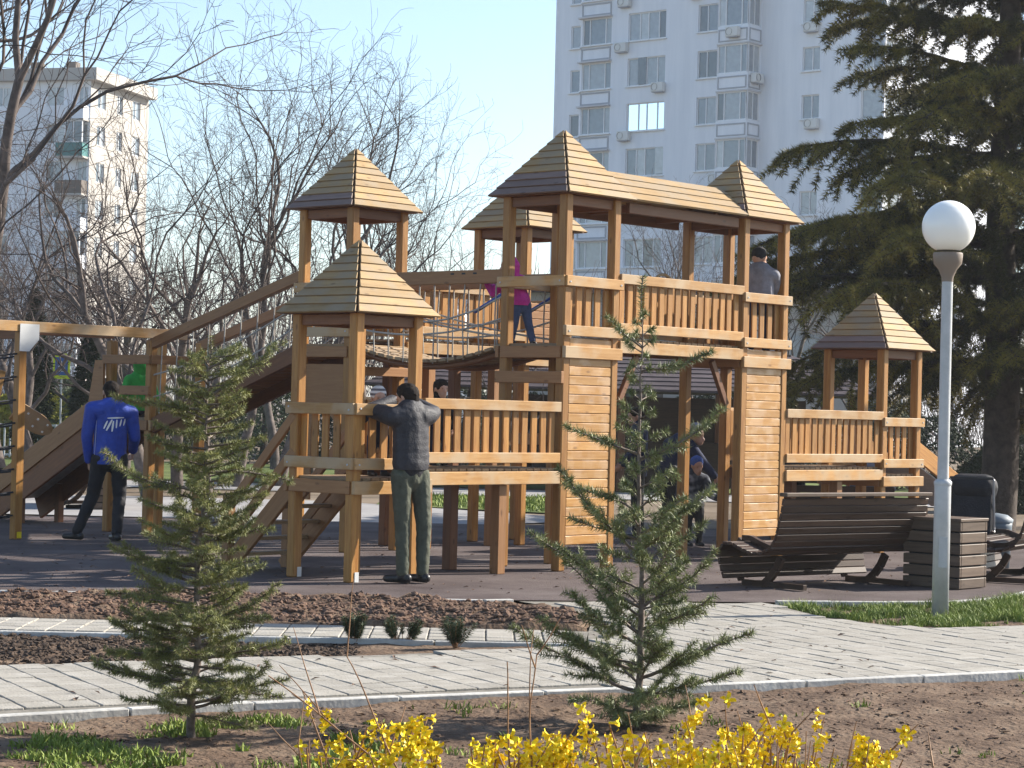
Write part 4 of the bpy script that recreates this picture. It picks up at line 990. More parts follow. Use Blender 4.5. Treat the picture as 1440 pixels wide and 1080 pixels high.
def big_cedar(loc, h, seed, label):
    r = random.Random(seed); t = empty('cedar_tree', loc, 0, label, 'tree')
    tp = [Vector((.05 * math.sin(i * .9), .05 * math.cos(i * .7), -.1 + (h + .1) * i / 14)) for i in range(15)]; tr_ = [.27 * (1 - i / 15) ** .8 + .02 for i in range(15)]
    V, q = tubes(tp[:-1], tp[1:], tr_[:-1], tr_[1:], 10); link('trunk', mesh_np('trunk', V, q, None, M['darkbark'], True), None, t)
    segs = []; NP = []; ND = []; TP = []; TD = []
    nb = 128
    for b in range(nb):
        f = (b + r.random()) / nb; z = 2.1 + (h - 2.4) * f; z = round(z / .62) * .62 + r.uniform(-.07, .07)
        L = (5.0 * (1 - .82 * f) + .1 if z > 3 else 3.9) * r.uniform(.6, 1.1); az = b * 2.39996 + r.uniform(-.4, .4)
        i = min(13, int((z + .1) / (h + .1) * 14)); p = tp[i].lerp(tp[i + 1], (z + .1) / (h + .1) * 14 - i)
        e = r.uniform(-.10, .28) + .12 * f; d = Vector((math.cos(az) * math.cos(e), math.sin(az) * math.cos(e), math.sin(e)))
        n = max(6, int(L / .15)); ra = .02 + .014 * L
        for k in range(n):
            g = k / n; d = (d + Vector((r.gauss(0, .05), r.gauss(0, .05), r.gauss(0, .03) - .045 * g))).normalized(); q_ = p + d * (L / n)
            segs.append((p[:], q_[:], max(ra * (1 - .85 * g), .008), max(ra * (1 - .85 * (g + 1 / n)), .007)))
            if g > .04:
                for s in (-1, 1, 0):
                    if r.random() < .06: continue
                    side = d.cross(Vector((0, 0, 1))).normalized() * s
                    sl = r.uniform(.5, 1.35) * (1.15 - .5 * g) * min(1, L / 3.2) * (1 if s else .5)
                    sd = (d * r.uniform(.4, .9) + side * r.uniform(.5, 1) + Vector((0, 0, r.uniform(-.30, .12)))).normalized(); sp = q_.copy(); m = max(3, int(sl / .055))
                    for w in range(m):
                        sd = (sd + Vector((r.gauss(0, .08), r.gauss(0, .08), r.gauss(0, .05) - .05))).normalized(); sq = sp + sd * (sl / m)
                        if w % 3 == 0: segs.append((sp[:], (sp + sd * (3 * sl / m))[:], .007, .004))
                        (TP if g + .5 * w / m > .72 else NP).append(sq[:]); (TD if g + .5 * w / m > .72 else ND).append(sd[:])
                        if r.random() < .55:
                            hd = (sd * .5 + Vector((r.gauss(0, .3), r.gauss(0, .3), -.35))).normalized(); NP.append((sq + hd * .05)[:]); ND.append(hd[:])
                        sp = sq
            p = q_
    V, q = tubes([s[0] for s in segs], [s[1] for s in segs], [s[2] for s in segs], [s[3] for s in segs], 4)
    link('branches', mesh_np('branches', V, q, None, M['darkbark'], True), None, t)
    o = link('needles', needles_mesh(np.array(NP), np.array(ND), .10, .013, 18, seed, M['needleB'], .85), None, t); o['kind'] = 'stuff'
    o = link('needles', needles_mesh(np.array(TP), np.array(TD), .11, .013, 18, seed + 1, M['needleT'], .8), None, t); o['kind'] = 'stuff'; o['label'] = 'outer needles tinted with sunlit gold'
    return t
big_cedar((7.30, 33.0, -.02), 12.5, 4, 'big dark cedar with layered spreading branches behind the lamp at right')
# columnar thujas and far bushes
def leafy(name, loc, rx, ry, h, n, seed, mat, label, cat, size=.09, col=True, group=None, stemmat='darkbark'):
    r = np.random.default_rng(seed); t = empty(name, loc, 0, label, cat, group)
    z = r.random(n); a = r.random(n) * 6.283; w = np.sin(np.pi * np.clip(z, .02, 1) ** .6) ** .7 if col else np.sqrt(np.clip(1 - (2 * z - .8) ** 2 / 1.7, .05, 1))
    w = w * (.75 + .5 * vnoise(a * 2, z * 5, 1, seed)); q = w * np.sqrt(.35 + .65 * r.random(n))
    P = np.column_stack([rx * q * np.cos(a), ry * q * np.sin(a), h * z]); D = np.column_stack([np.cos(a) * .6, np.sin(a) * .6, np.full(n, .7)]); D /= np.linalg.norm(D, axis=1, keepdims=True)
    o = link('foliage', needles_mesh(P, D, size, size * .35, 5, seed, mat), None, t); o['kind'] = 'stuff'
    tube_obj('stem', [(0, 0, -.05), (.01, 0, h * .5), (0, .01, h * .9)], max(.012, rx * .12), M[stemmat], t, 6, .008); return t
leafy('thuja', (-10.2, 47, 0), .42, .42, 3.9, 2600, 1, M['thuja'], 'narrow dark thuja left of the yellow edged sign', 'tree', .12, group='columnar thujas')
leafy('thuja', (-9.4, 49, 0), .38, .38, 3.2, 2600, 2, M['thuja'], 'narrow dark thuja right of the yellow edged sign', 'tree', .12, group='columnar thujas')
leafy('flowering_hedge', (-12.9, 60, 0), 2.0, .6, 1.75, 6000, 3, M['hedge'], 'yellow flowering hedge far behind the slide', 'hedge', .11, col=False)
fence_ = empty('fence', (-12.6, 58.6, 0), 0, 'low grey metal fence in front of the yellow hedge', 'fence')
for i in range(26): box('picket', (.04, .04, .9), (-1.9 + .15 * i, 0, .5), M['steel'], fence_, bev=0)
for z in (.12, .92): box('rail', (3.95, .05, .05), (0, .05, z), M['steel'], fence_, bev=0)
for i, (x, y, rx, h, lab) in enumerate([(8.9, 40, .8, 1.1, 'green bush behind the lamp post'), (10.6, 44, 1.3, 1.5, 'bush right of the cedar trunk'), (9.6, 52, 1.6, 1.7, 'dark bush far behind the short chute'), (1.6, 55, 1.6, 1.9, 'dark bush under the covered walkway'), (4.4, 53, 1.5, 1.6, 'dark bush beside the pavilion'), (-3.0, 58, 1.3, 1.9, 'dark bush behind the nearest tower')]):
    leafy('bush', (x, y, 0), rx, rx * .8, h, 1800, 40 + i, M['shrub'] if i % 2 else M['thuja'], lab, 'bush', .13, col=False, group='far bushes')
for i in range(16):  # bush row added to darken the pale horizon behind the towers
    x = -15.5 + i * 1.75; y = 63 + 3 * math.sin(i * 2.1)
    leafy('bush', (x, y, 0), 1.25, .9, 1.5 + .9 * (math.sin(i * 1.7) * .5 + .5), 1300, 80 + i, M['shrub'] if i % 3 else M['thuja'], ('added dark bush, %s from the left in the backdrop row' % ('first second third fourth fifth sixth seventh eighth ninth tenth eleventh twelfth thirteenth fourteenth fifteenth sixteenth'.split()[i])), 'bush', .15, col=False, group='added dark backdrop bushes')
for i, (x, y, w, lab) in enumerate([(-1.02, 14.95, .105, 'round dark dwarf pine, leftmost of the three on the soil wedge'), (-.70, 14.97, .13, 'forked dwarf pine with bare reddish stem, middle of the three'), (-.335, 14.75, .13, 'bushy dwarf pine with spiky top, rightmost of the three')]):
    r = random.Random(60 + i); t = empty('dwarf_pine', (x, y, -.01), 0, lab, 'shrub', 'three dwarf pines'); NP = []; ND = []; sg = []
    for b in range(26 if i != 1 else 22):
        az = r.random() * 6.28; lean = r.uniform(.1, .75)
        d = Vector((math.cos(az) * lean, math.sin(az) * lean, 1)).normalized()
        if i == 1: d = Vector(((.75 if b % 2 else -.75) + r.gauss(0, .22), r.gauss(0, .3), .8)).normalized()
        p = Vector((0, 0, .0)); L = r.uniform(.15, .23) * (1 if i != 1 else .95)
        for k in range(16):
            d = (d + Vector((r.gauss(0, .05), r.gauss(0, .05), .03))).normalized(); q = p + d * L / 16; sg.append((p[:], q[:], .0028, .002)); 
            if k > (4 if i != 1 else 7): NP.append(q[:]); ND.append(d[:])
            p = q
    V, q = tubes([s[0] for s in sg], [s[1] for s in sg], [s[2] for s in sg], [s[3] for s in sg], 4); link('stems', mesh_np('stems', V, q, None, M['stem']), None, t)
    o = link('needles', needles_mesh(np.array(NP), np.array(ND), .036, .0042, 22, 60 + i, M['shrub']), None, t); o['kind'] = 'stuff'

# ------------------------------------------------------------------ grass
def blades(name, pts, h0, h1, w, seed, label, mat='grass'):
    r = np.random.default_rng(seed); n = len(pts); a = r.random(n) * 6.283; lean = r.normal(0, .45, (n, 2)); h = (h0 + (h1 - h0) * r.random(n) ** 1.5) * (.6 + .8 * vnoise(pts[:, 0], pts[:, 1], .14, seed + 500))
    P = np.column_stack([pts, np.where(pts[:, 1] < 23.5, np.maximum(soil_z(pts), -.06), 0) - .004]); sx = np.column_stack([np.cos(a), np.sin(a), np.zeros(n)]) * w
    Mi = P + np.column_stack([lean * h[:, None] * .4, h * .62]); T = P + np.column_stack([lean * h[:, None] * 1.1, h])
    V = np.stack([P - sx, P + sx, Mi + sx * .7, Mi - sx * .7, T], 1).reshape(-1, 3); b_ = np.arange(n)[:, None] * 5
    return tag(link(name, mesh_np(name, V, b_ + np.array([[0, 1, 2, 3]]), b_ + np.array([[3, 2, 4]]), M[mat])), label, 'grass', None, 'stuff')
p = rand_in(GRASS, 160000, 70); k = vnoise(p[:, 0], p[:, 1], .30, 71) + .5 * vnoise(p[:, 0], p[:, 1], .10, 72); edge = (p[:, 0] - 2.3) * .5
p = p[(k > .74 - .14 * np.clip(edge, 0, 2))]
blades('grass', p, .02, .085, .0036, 73, 'bright tufty grass around the lamp post')
FL_ = [(-3.0, 8.4), (-.1, 8.4), (-.35, 9.6), (-.5, 11.2), (-.9, 11.6), (-1.6, 11.2), (-3.0, 10.3)]
p = rand_in(FL_, 30000, 74); k = vnoise(p[:, 0], p[:, 1], .4, 75) + .5 * vnoise(p[:, 0], p[:, 1], .11, 76); p = p[k > .92]
blades('weeds', p, .015, .05, .006, 77, 'broad green weeds at bottom left under the olive cedar')
p = rand_in(FRONT, 60000, 78); k = vnoise(p[:, 0], p[:, 1], .22, 79) + .3 * vnoise(p[:, 0], p[:, 1], .07, 80); p = p[k > (1.10 - .10 * (p[:, 1] < 10.6))]
blades('grass_tufts', p, .015, .05, .005, 81, 'small scattered grass tufts on the bare foreground soil')
p = rand_in([(-2.1, 36.8), (.6, 35.2), (1.2, 37), (1.1, 41), (-2.2, 41)], 2600, 82); blades('grass', p, .05, .13, .012, 83, 'lawn grass seen between the bridge supports')

def litter(name, poly, n, zt, seed, label):
    p = rand_in(poly, n, seed); r = np.random.default_rng(seed); a = r.random(n) * 6.28; L = r.uniform(.012, .035, n); w = L * r.uniform(.3, .6, n)
    u = np.column_stack([np.cos(a), np.sin(a), r.uniform(-.2, .35, n)]); v = np.column_stack([-np.sin(a), np.cos(a), r.uniform(-.3, .3, n)])
    P = np.column_stack([p, np.full(n, zt) if zt is not None else soil_z(p) + .004]); V = np.stack([P - u * L[:, None], P - v * w[:, None] + [0, 0, .006], P + u * L[:, None], P + v * w[:, None] + [0, 0, .006]], 1)
    return tag(link(name, mesh_np(name, V.reshape(-1, 3), np.arange(n * 4).reshape(-1, 4), None, M['clod'])), label, 'litter', None, 'stuff')
litter('dry_leaves', [(-6, 18.3), (2.2, 19.1), (5, 22.5), (6, 28), (-8, 28)], 700, .026, 91, 'dry leaf crumbs scattered over the play surface')
litter('dry_leaves', PATH1, 260, .036, 92, 'dry leaf crumbs scattered over the wide path')
litter('dead_leaves', FRONT, 900, None, 93, 'dead leaves and twig bits on the bare foreground soil')
# ------------------------------------------------------------------ forsythia
def petal_mesh():
    V = []; Q = []; 
    for k in range(4):
        a = k * math.pi / 2 + .3; ca, sa = math.cos(a), math.sin(a); b_ = len(V)
        for (rr, zz, w) in ((.001, 0, .0022), (.007, .007, .0052), (.0145, .0095, .0046), (.0205, .006, .0016)):
            for s in (-1, 1): V.append((rr * ca - s * w * sa, rr * sa + s * w * ca, zz))
        for i in range(3): Q.append((b_ + 2 * i, b_ + 2 * i + 1, b_ + 2 * i + 3, b_ + 2 * i + 2))
    b_ = len(V); V += [(-.002, -.002, -.006), (.002, -.002, -.006), (.002, .002, -.006), (-.002, .002, -.006), (-.0025, -.0025, .004), (.0025, -.0025, .004), (.0025, .0025, .004), (-.0025, .0025, .004)]
    Q += [(b_, b_ + 1, b_ + 5, b_ + 4), (b_ + 1, b_ + 2, b_ + 6, b_ + 5), (b_ + 2, b_ + 3, b_ + 7, b_ + 6), (b_ + 3, b_, b_ + 4, b_ + 7)]
    return mesh_np('flower', V, Q, None, M['petal'])
FLW = petal_mesh()
def forsythia(loc, seed, label, nst, spread, hmax, nflow, dens, long_=()):
    r = random.Random(seed); t = empty('forsythia_bush', loc, 0, label, 'shrub', 'forsythia along the bottom of the view'); sg = []; nodes = []
    def stem(p, d, L, ra, curve, lev=0):
        n = max(5, int(L / .045))
        for i in range(n):
            d = (d + Vector((r.gauss(0, .035), r.gauss(0, .035), r.gauss(0, .03) + curve))).normalized(); q = p + d * (L / n)
            sg.append((p[:], q[:], ra * (1 - .6 * i / n), ra * (1 - .6 * (i + 1) / n))); p = q
            if p.z > .27: nodes.append((p.copy(), d.copy()))
            if lev == 0 and i > n * .35 and r.random() < .16:
                ax = d.cross(Vector((r.gauss(0, 1), r.gauss(0, 1), r.gauss(0, 1)))).normalized(); stem(p.copy(), Matrix.Rotation(r.uniform(.3, .7), 3, ax) @ d, L * r.uniform(.2, .42), ra * .6, curve, 1)
    for _ in range(nst):
        az = r.random() * 6.28; o = Vector((r.uniform(-spread, spread), r.uniform(-.35, .35), 0)); lean = r.uniform(.02, .5)
        stem(o, Vector((math.cos(az) * lean, math.sin(az) * lean * .6, 1)).normalized(), r.uniform(.62, 1.05) * hmax, r.uniform(.0045, .0082), -.002)
    for o, d, L in long_: stem(Vector(o), Vector(d).normalized(), L, .0055, 0)
    V, q = tubes([s[0] for s in sg], [s[1] for s in sg], [s[2] for s in sg], [s[3] for s in sg], 5); link('stems', mesh_np('stems', V, q, None, M['stem'], True), None, t)['kind'] = 'stuff'
    r.shuffle(nodes); c = 0; W = [(.25 + math.exp(-((n_[0].x - dens[0]) / dens[1]) ** 2)) * (1.2 if n_[0].z < dens[2] else (.25 if n_[0].z < dens[2] + .1 else .0)) for n_ in nodes]
    i = 0
    while c < nflow and nodes:
        i = r.choices(range(len(nodes)), W)[0]; p, d = nodes[i]
        for _ in range(r.choice((1, 1, 2))):
            az = r.random() * 6.28; nd = Vector((math.cos(az), math.sin(az), r.uniform(-.9, .35))).normalized(); s = r.uniform(1.1, 1.6)
            M_ = Matrix.Translation(p + nd * .012 + Vector((0, 0, r.gauss(0, .008)))) @ nd.to_track_quat('Z', 'Y').to_matrix().to_4x4() @ Matrix.Rotation(r.random() * 6, 4, 'Z') @ Matrix.Diagonal((s, s, s * r.uniform(.8, 2.0), 1))
            link('flower', FLW, None, t, M_); c += 1
            if c >= nflow: break
    return t
forsythia((-.30, 7.95, 0), 1, 'sparse forsythia bush with long bare stems, leftmost at the bottom edge', 36, .36, .46, 220, (.12, .28, .48),
          long_=(((.25, .0, 0), (-.62, 0, .50), 1.02), ((.1, 0, .0), (-.38, .1, .6), .8), ((-.2, 0, 0), (-.35, .1, .6), .62)))
forsythia((.22, 7.8, 0), 2, 'forsythia bush with a thick flower cluster below the blue green cedar', 22, .22, .46, 230, (.03, .12, .47), long_=(((-.15, 0, 0), (-.02, 0, 1), .72), ((-.12, 0, 0), (.05, 0, 1), .74)))
forsythia((.80, 8.0, 0), 3, 'densest forsythia bush in full yellow flower, right of centre at the bottom edge', 70, .42, .48, 299, (-.02, .34, .48))
forsythia((1.36, 8.05, 0), 4, 'small forsythia bush, rightmost at the bottom edge', 12, .14, .44, 60, (0, .2, .46))

# ------------------------------------------------------------------ people
_iv = bmesh.new(); bmesh.ops.create_icosphere(_iv, subdivisions=2, radius=1); _iv.verts.ensure_lookup_table()
SV = np.array([v.co[:] for v in _iv.verts]); SF = np.array([[v.index for v in f.verts] for f in _iv.faces]); _iv.free()
def blob(name, caps, mat, parent, voxel=.012, smooth=3, fold=0, fsize=.08):
    """one continuous skin grown over tapered capsules (p0, p1, r0, r1[, axis, flatten])"""
    Vs = []; Fs = []; off = 0
    for c in caps:
        p0, p1 = np.array(c[0], float), np.array(c[1], float); r0, r1 = c[2], c[3]; L = np.linalg.norm(p1 - p0); n = max(1, int(L / (.35 * min(r0, r1)))) + 1
        for i in range(n + 1):
            t = i / n; S = SV * (r0 + (r1 - r0) * t)
            if len(c) > 4:
                ax = np.array(c[4], float); ax /= np.linalg.norm(ax); S = S + np.outer(S @ ax, ax) * (c[5] - 1)
            Vs.append(S + p0 + (p1 - p0) * t); Fs.append(SF + off); off += len(SV)
    me = mesh_np(name, np.concatenate(Vs), None, np.concatenate(Fs), mat); o = bpy.data.objects.new(name, me); COL.objects.link(o)
    m = o.modifiers.new('r', 'REMESH'); m.mode = 'VOXEL'; m.voxel_size = voxel; m.use_smooth_shade = True
    s = o.modifiers.new('s', 'SMOOTH'); s.iterations = smooth; s.factor = .5
    if fold:
        tx = bpy.data.textures.new('folds', 'CLOUDS'); tx.noise_scale = fsize; tx.noise_depth = 3
        d = o.modifiers.new('d', 'DISPLACE'); d.texture = tx; d.strength = fold; d.texture_coords = 'LOCAL'
    dg = bpy.context.evaluated_depsgraph_get(); ne = bpy.data.meshes.new_from_object(o.evaluated_get(dg)); o.modifiers.clear(); o.data = ne
    for p in ne.polygons: p.use_smooth = True
    o.parent = parent; return o
def lerp(a, b, t): return tuple(np.array(a) * (1 - t) + np.array(b) * t)
def hand(wr, dirn, palm_n, size=1.0):
    """palm, five unequal curled fingers, thumb from the side"""
    w = Vector(wr); d = Vector(dirn).normalized(); n = Vector(palm_n).normalized(); s = d.cross(n).normalized(); k = size; c = []
    c.append((w[:], (w + d * .075 * k)[:], .026 * k, .034 * k, n[:], .55))
    for i, L in enumerate((.072, .08, .074, .058)):
        b_ = w + d * .085 * k + s * (i - 1.5) * .019 * k; m1 = b_ + (d * .9 + n * .35).normalized() * L * .5 * k; m2 = m1 + (d * .5 + n * .9).normalized() * L * .5 * k
        c.append((b_[:], m1[:], .0095 * k, .0088 * k)); c.append((m1[:], m2[:], .0088 * k, .0075 * k))
    b_ = w + d * .03 * k - s * .03 * k; m1 = b_ + (d * .6 - s * .8).normalized() * .035 * k; m2 = m1 + (d * .9 - s * .1 + n * .4).normalized() * .03 * k
    c.append((b_[:], m1[:], .012 * k, .0105 * k)); c.append((m1[:], m2[:], .0105 * k, .009 * k)); return c
def head(c, fwd, size=1.0, tilt=(0, 0, 1)):
    """skull, jaw, nose, brow, lips, ears; c = skull centre"""
    c = Vector(c); f = Vector(fwd).normalized(); u = Vector(tilt).normalized(); s = f.cross(u).normalized(); k = size; q = []
    q.append(((c - f * .02 * k)[:], (c + f * .02 * k + u * .012 * k)[:], .088 * k, .082 * k, s[:], .86))
    q.append(((c + f * .03 * k - u * .05 * k)[:], (c + f * .055 * k - u * .09 * k)[:], .06 * k, .042 * k, s[:], .9))
    q.append(((c + f * .092 * k - u * .005 * k)[:], (c + f * .112 * k - u * .04 * k)[:], .010 * k, .016 * k))
    q.append(((c + f * .085 * k + s * .035 * k + u * .018 * k)[:], (c + f * .085 * k - s * .035 * k + u * .018 * k)[:], .012 * k, .012 * k))
    q.append(((c + f * .092 * k + s * .018 * k - u * .068 * k)[:], (c + f * .092 * k - s * .018 * k - u * .068 * k)[:], .010 * k, .010 * k))
    for g in (-1, 1): q.append(((c + s * g * .082 * k - u * .0 * k)[:], (c + s * g * .086 * k - u * .035 * k - f * .008 * k)[:], .018 * k, .013 * k, s[:], .5))
    return q
def face_bits(parent, c, fwd, size, tilt=(0, 0, 1)):
    c = Vector(c); f = Vector(fwd).normalized(); u = Vector(tilt).normalized(); s = f.cross(u).normalized()
    for g in (-1, 1):
        e = link('eye', box_mesh(.012 * size, .012 * size, .006 * size, M['hair'], .002), None, parent, Matrix.Translation(c + f * .091 * size + s * g * .033 * size - u * .002 * size))
def person(label, loc, J, wear, group=None, vox=.011):
    """J: joints in metres from the feet; wear: garment materials"""
    t = empty('person', loc, 0, label, 'person', group); k = J.get('k', 1.0); fwd = Vector(J['fwd']).normalized(); hf = Vector(J.get('hf', J['fwd'])).normalized(); ti = J.get('tilt', (0, 0, 1))
    side = fwd.cross(Vector((0, 0, 1))).normalized()
    sh, hp, nk, hc = J['sh'], J['hip'], Vector(J['neck']), Vector(J['head']); pel = Vector(lerp(hp[0], hp[1], .5)); chest = Vector(lerp(sh[0], sh[1], .5))
    body = head(hc, hf, J.get('hk', k), ti) + [(nk[:], (hc - Vector(ti) * .06 * k)[:], .052 * k, .05 * k), ((chest - Vector((0, 0, .04 * k)))[:], pel[:], .09 * k, .085 * k, fwd[:], .7)]
    for i in (0, 1):
        body += [(sh[i], J['elb'][i], .042 * k, .036 * k), (J['elb'][i], J['wr'][i], .036 * k, .026 * k), (lerp(sh[i], chest, .1), chest[:], .05 * k, .08 * k)]
        body += [(hp[i], J['knee'][i], .07 * k, .05 * k), (J['knee'][i], J['ank'][i], .048 * k, .036 * k)]
        hd = Vector(J['wr'][i]) - Vector(J['elb'][i]); pn = J.get('palm', [side * (-1 if i else 1)] * 2)[i]
        body += hand(J['wr'][i], hd, pn, k)
    blob('body', body, M['skin'], t, min(vox, .0075 * max(k, .6)) if wear.get('fine') else vox * .8, 2)
    if 'eyes' in wear: face_bits(t, hc, hf, J.get('hk', k), ti)
    # jacket
    bl = J.get('bulk', 1.0) * k; wa = pel + Vector((0, 0, J.get('hem', -.0))); fl = (fwd[:], .68)
    jk = [((chest - Vector((0, 0, .02 * k)))[:], lerp(chest, wa, .55), .165 * bl, .168 * bl, *fl), (lerp(chest, wa, .55), wa[:], .168 * bl, .17 * bl, *fl), (nk[:], chest[:], .062 * bl, .10 * bl)]
    for i in (0, 1):
        jk += [(lerp(chest, sh[i], .45), sh[i], .105 * bl, .078 * bl)]
    jo = blob('jacket', jk, M[wear['top']], t, vox, 9, .009 * k, .10 * k)
    hemz = wa.z - .06 * k
    bm = bmesh.new(); bm.from_mesh(jo.data); bmesh.ops.bisect_plane(bm, geom=list(bm.verts) + list(bm.edges) + list(bm.faces), plane_co=(0, 0, hemz), plane_no=(0, 0, 1), clear_inner=True); bm.to_mesh(jo.data); bm.free()
    for i in (0, 1): blob('sleeve', [(lerp(chest, sh[i], .8), sh[i], .07 * bl, .078 * bl), (sh[i], J['elb'][i], .077 * bl, .06 * bl), (J['elb'][i], lerp(J['elb'][i], J['wr'][i], .95), .06 * bl, .046 * bl)], M[wear['top']], t, vox, 3, .009 * k, .10 * k)
    tr = [(hp[0], hp[1], .112 * k, .112 * k, *fl) if False else ((pel + Vector((0, 0, .06 * k)))[:], pel[:], .145 * k, .15 * k, fwd[:], .74)]
    for i in (0, 1): tr += [(hp[i], J['knee'][i], .104 * k * J.get('lg', 1), .076 * k * J.get('lg', 1)), (J['knee'][i], J['ank'][i], .076 * k * J.get('lg', 1), .062 * k * J.get('lg', 1))]
    blob('trousers', tr, M[wear['leg']], t, vox, 3, .016 * k, .06 * k)
    for i in (0, 1):
        a = Vector(J['ank'][i]); td = Vector(J.get('toe', (fwd, fwd))[i]).normalized()
        blob('shoe', [((a - td * .045 * k - Vector((0, 0, .055 * k)))[:], (a + td * .15 * k - Vector((0, 0, .062 * k)))[:], .045 * k, .036 * k, td.cross(Vector((0, 0, 1)))[:], .95), (a[:], (a - Vector((0, 0, .04 * k)))[:], .052 * k, .05 * k)], M[wear.get('shoe', 'leather')], t, .009, 2)
    u = Vector(ti).normalized(); hk = J.get('hk', k)
    if 'hat' in wear:
        blob('hat', [((hc + u * .045 * hk - hf * .012)[:], (hc + u * .062 * hk)[:], .098 * hk, .084 * hk)], M[wear['hat']], t, .008, 2)
        if wear.get('hood'): blob('hood', [((hc - hf * .04 * hk - u * .02)[:], (hc - hf * .02 * hk + u * .05 * hk)[:], .115 * hk, .108 * hk), (nk[:], (hc - hf * .05 * hk)[:], .10 * hk, .11 * hk)], M[wear['hat']], t, .01, 3)
    else:
        L = wear.get('hairlen', .05)
        blob('hair', [((hc + u * .03 * hk - hf * .022 * hk)[:], (hc + u * .038 * hk + hf * .012 * hk)[:], .095 * hk, .085 * hk), ((hc - hf * .04 * hk + u * .02 * hk)[:], (hc - hf * .045 * hk - u * L * hk)[:], .085 * hk, .07 * hk)], M['hair'], t, .008, 1, .01, .02)
    return t, jo
def V3(*a): return tuple(a)
# man in grey leaning on the rail of the nearest tower
fw_ = Lv
J = dict(fwd=fw_, hf=(-.86, .5, .05), tilt=(-.16, .0, 1), k=1.0, bulk=1.2, lg=.98, hem=.12,
    sh=[(-.215, -.10, 1.50), (.085, .13, 1.52)], elb=[(-.43, .04, 1.56), (.13, .30, 1.55)], wr=[(-.24, .24, 1.66), (-.08, .38, 1.655)], palm=[(0, 0, -1), (0, 0, -1)],
    neck=(-.075, .03, 1.58), head=(-.105, .045, 1.695), hip=[(-.135, -.045, .97), (.025, .075, .97)], knee=[(-.115, -.04, .53), (.075, .05, .53)], ank=[(-.10, -.08, .105), (.075, .02, .105)],
    toe=[(-1, .25, 0), (-.75, .6, 0)])
man, mj = person('man in charcoal jacket and olive trousers leaning on the rail of the nearest tower', (-.845, 20.0, PF), J, dict(top='charcoal', leg='olive', fine=1, eyes=1, hairlen=.055), vox=.011)
blob('belt_band', [((-.06, .015, 1.035), (-.055, .015, 1.05), .165, .165, fw_[:], .74)], M['black'], man, .01, 2)
# toddler on the tower
J = dict(fwd=(.6, -.8, 0), hf=(.35, -.9, -.05), k=.56, hk=.82, bulk=1.15, hem=.02, sh=[(.10, .02, .58), (-.10, -.04, .58)], elb=[(.14, -.08, .50), (-.14, -.12, .52)], wr=[(.08, -.16, .60), (-.10, -.18, .62)],
    neck=(0, -.01, .62), head=(-.005, -.02, .735), hip=[(.05, .02, .36), (-.05, -.02, .36)], knee=[(.06, .0, .2), (-.06, -.02, .2)], ank=[(.06, .02, .06), (-.06, 0, .06)])
person('toddler in striped knit hat standing inside the nearest tower', CC + Rv * .13 + Lv * -.17 + Vector((0, 0, ZL + .012)), J, dict(top='navy', leg='navy', hat='knit', eyes=1), vox=.009)
# man in blue
J = dict(fwd=(-.35, .93, 0), hf=(-.5, .85, -.1), k=1.02, bulk=1.14, hem=.0, sh=[(-.21, -.06, 1.49), (.205, .06, 1.45)], elb=[(-.265, -.05, 1.17), (.245, .12, 1.17)], wr=[(-.25, .03, .90), (.20, .30, 1.02)],
    neck=(-.01, .02, 1.57), head=(-.03, .06, 1.69), hip=[(-.11, -.03, .93), (.09, .03, .93)], knee=[(-.20, .08, .52), (.10, .08, .50)], ank=[(-.36, .02, .105), (.10, -.05, .105)], toe=[(-.9, .3, 0), (-.5, .8, 0)])
blue, bj = person('man in royal blue jacket with white brush lettering, seen from behind at left', (-4.52, 24.95, PF), J, dict(top='blue', leg='black', fine=1, hairlen=.04), vox=.012)
bv = BVHTree.FromPolygons([v.co for v in bj.data.vertices], [list(p.vertices) for p in bj.data.polygons])
def on_back(name, x0, z0, x1, z1, w, mat, bend=0):
    """a strip of print lying on the back of the jacket"""
    Vv = []; Q = []; n = 7
    for i in range(n + 1):
        t = i / n; x = x0 + (x1 - x0) * t + bend * math.sin(math.pi * t); z = z0 + (z1 - z0) * t; ww = .62 * w * (.4 + .6 * math.sin(math.pi * (.1 + .8 * t)))
        dx, dz = (x1 - x0), (z1 - z0); L = math.hypot(dx, dz) or 1
        for s in (-1, 1):
            h = bv.ray_cast(Vector((x - s * dz / L * ww, -1, z + s * dx / L * ww)), Vector((0, 1, 0)))
            if h[0] is None: return
            Vv.append(tuple(h[0] + Vector((0, -.004, 0))))
    for i in range(n): Q.append((2 * i, 2 * i + 1, 2 * i + 3, 2 * i + 2))
    link(name, mesh_np(name, Vv, Q, None, M['white']), None, blue)
for (a) in ((-.06, 1.27, -.02, 1.36, .016, .02), (-.03, 1.25, .03, 1.375, .018, -.015), (.03, 1.24, .045, 1.36, .017, .02), (.075, 1.28, .08, 1.375, .014, -.012), (.11, 1.30, .125, 1.38, .012, .015), (-.02, 1.39, .15, 1.40, .014, 0), (.145, 1.31, .16, 1.385, .011, 0)): on_back('lettering_stroke', *a)
on_back('hem_stripe', -.17, .885, .17, .885, .007, 'white'); on_back('hem_stripe', -.17, .862, .17, .862, .005, 'white')
on_back('piping', -.15, 1.36, -.165, .95, .004, 'white')
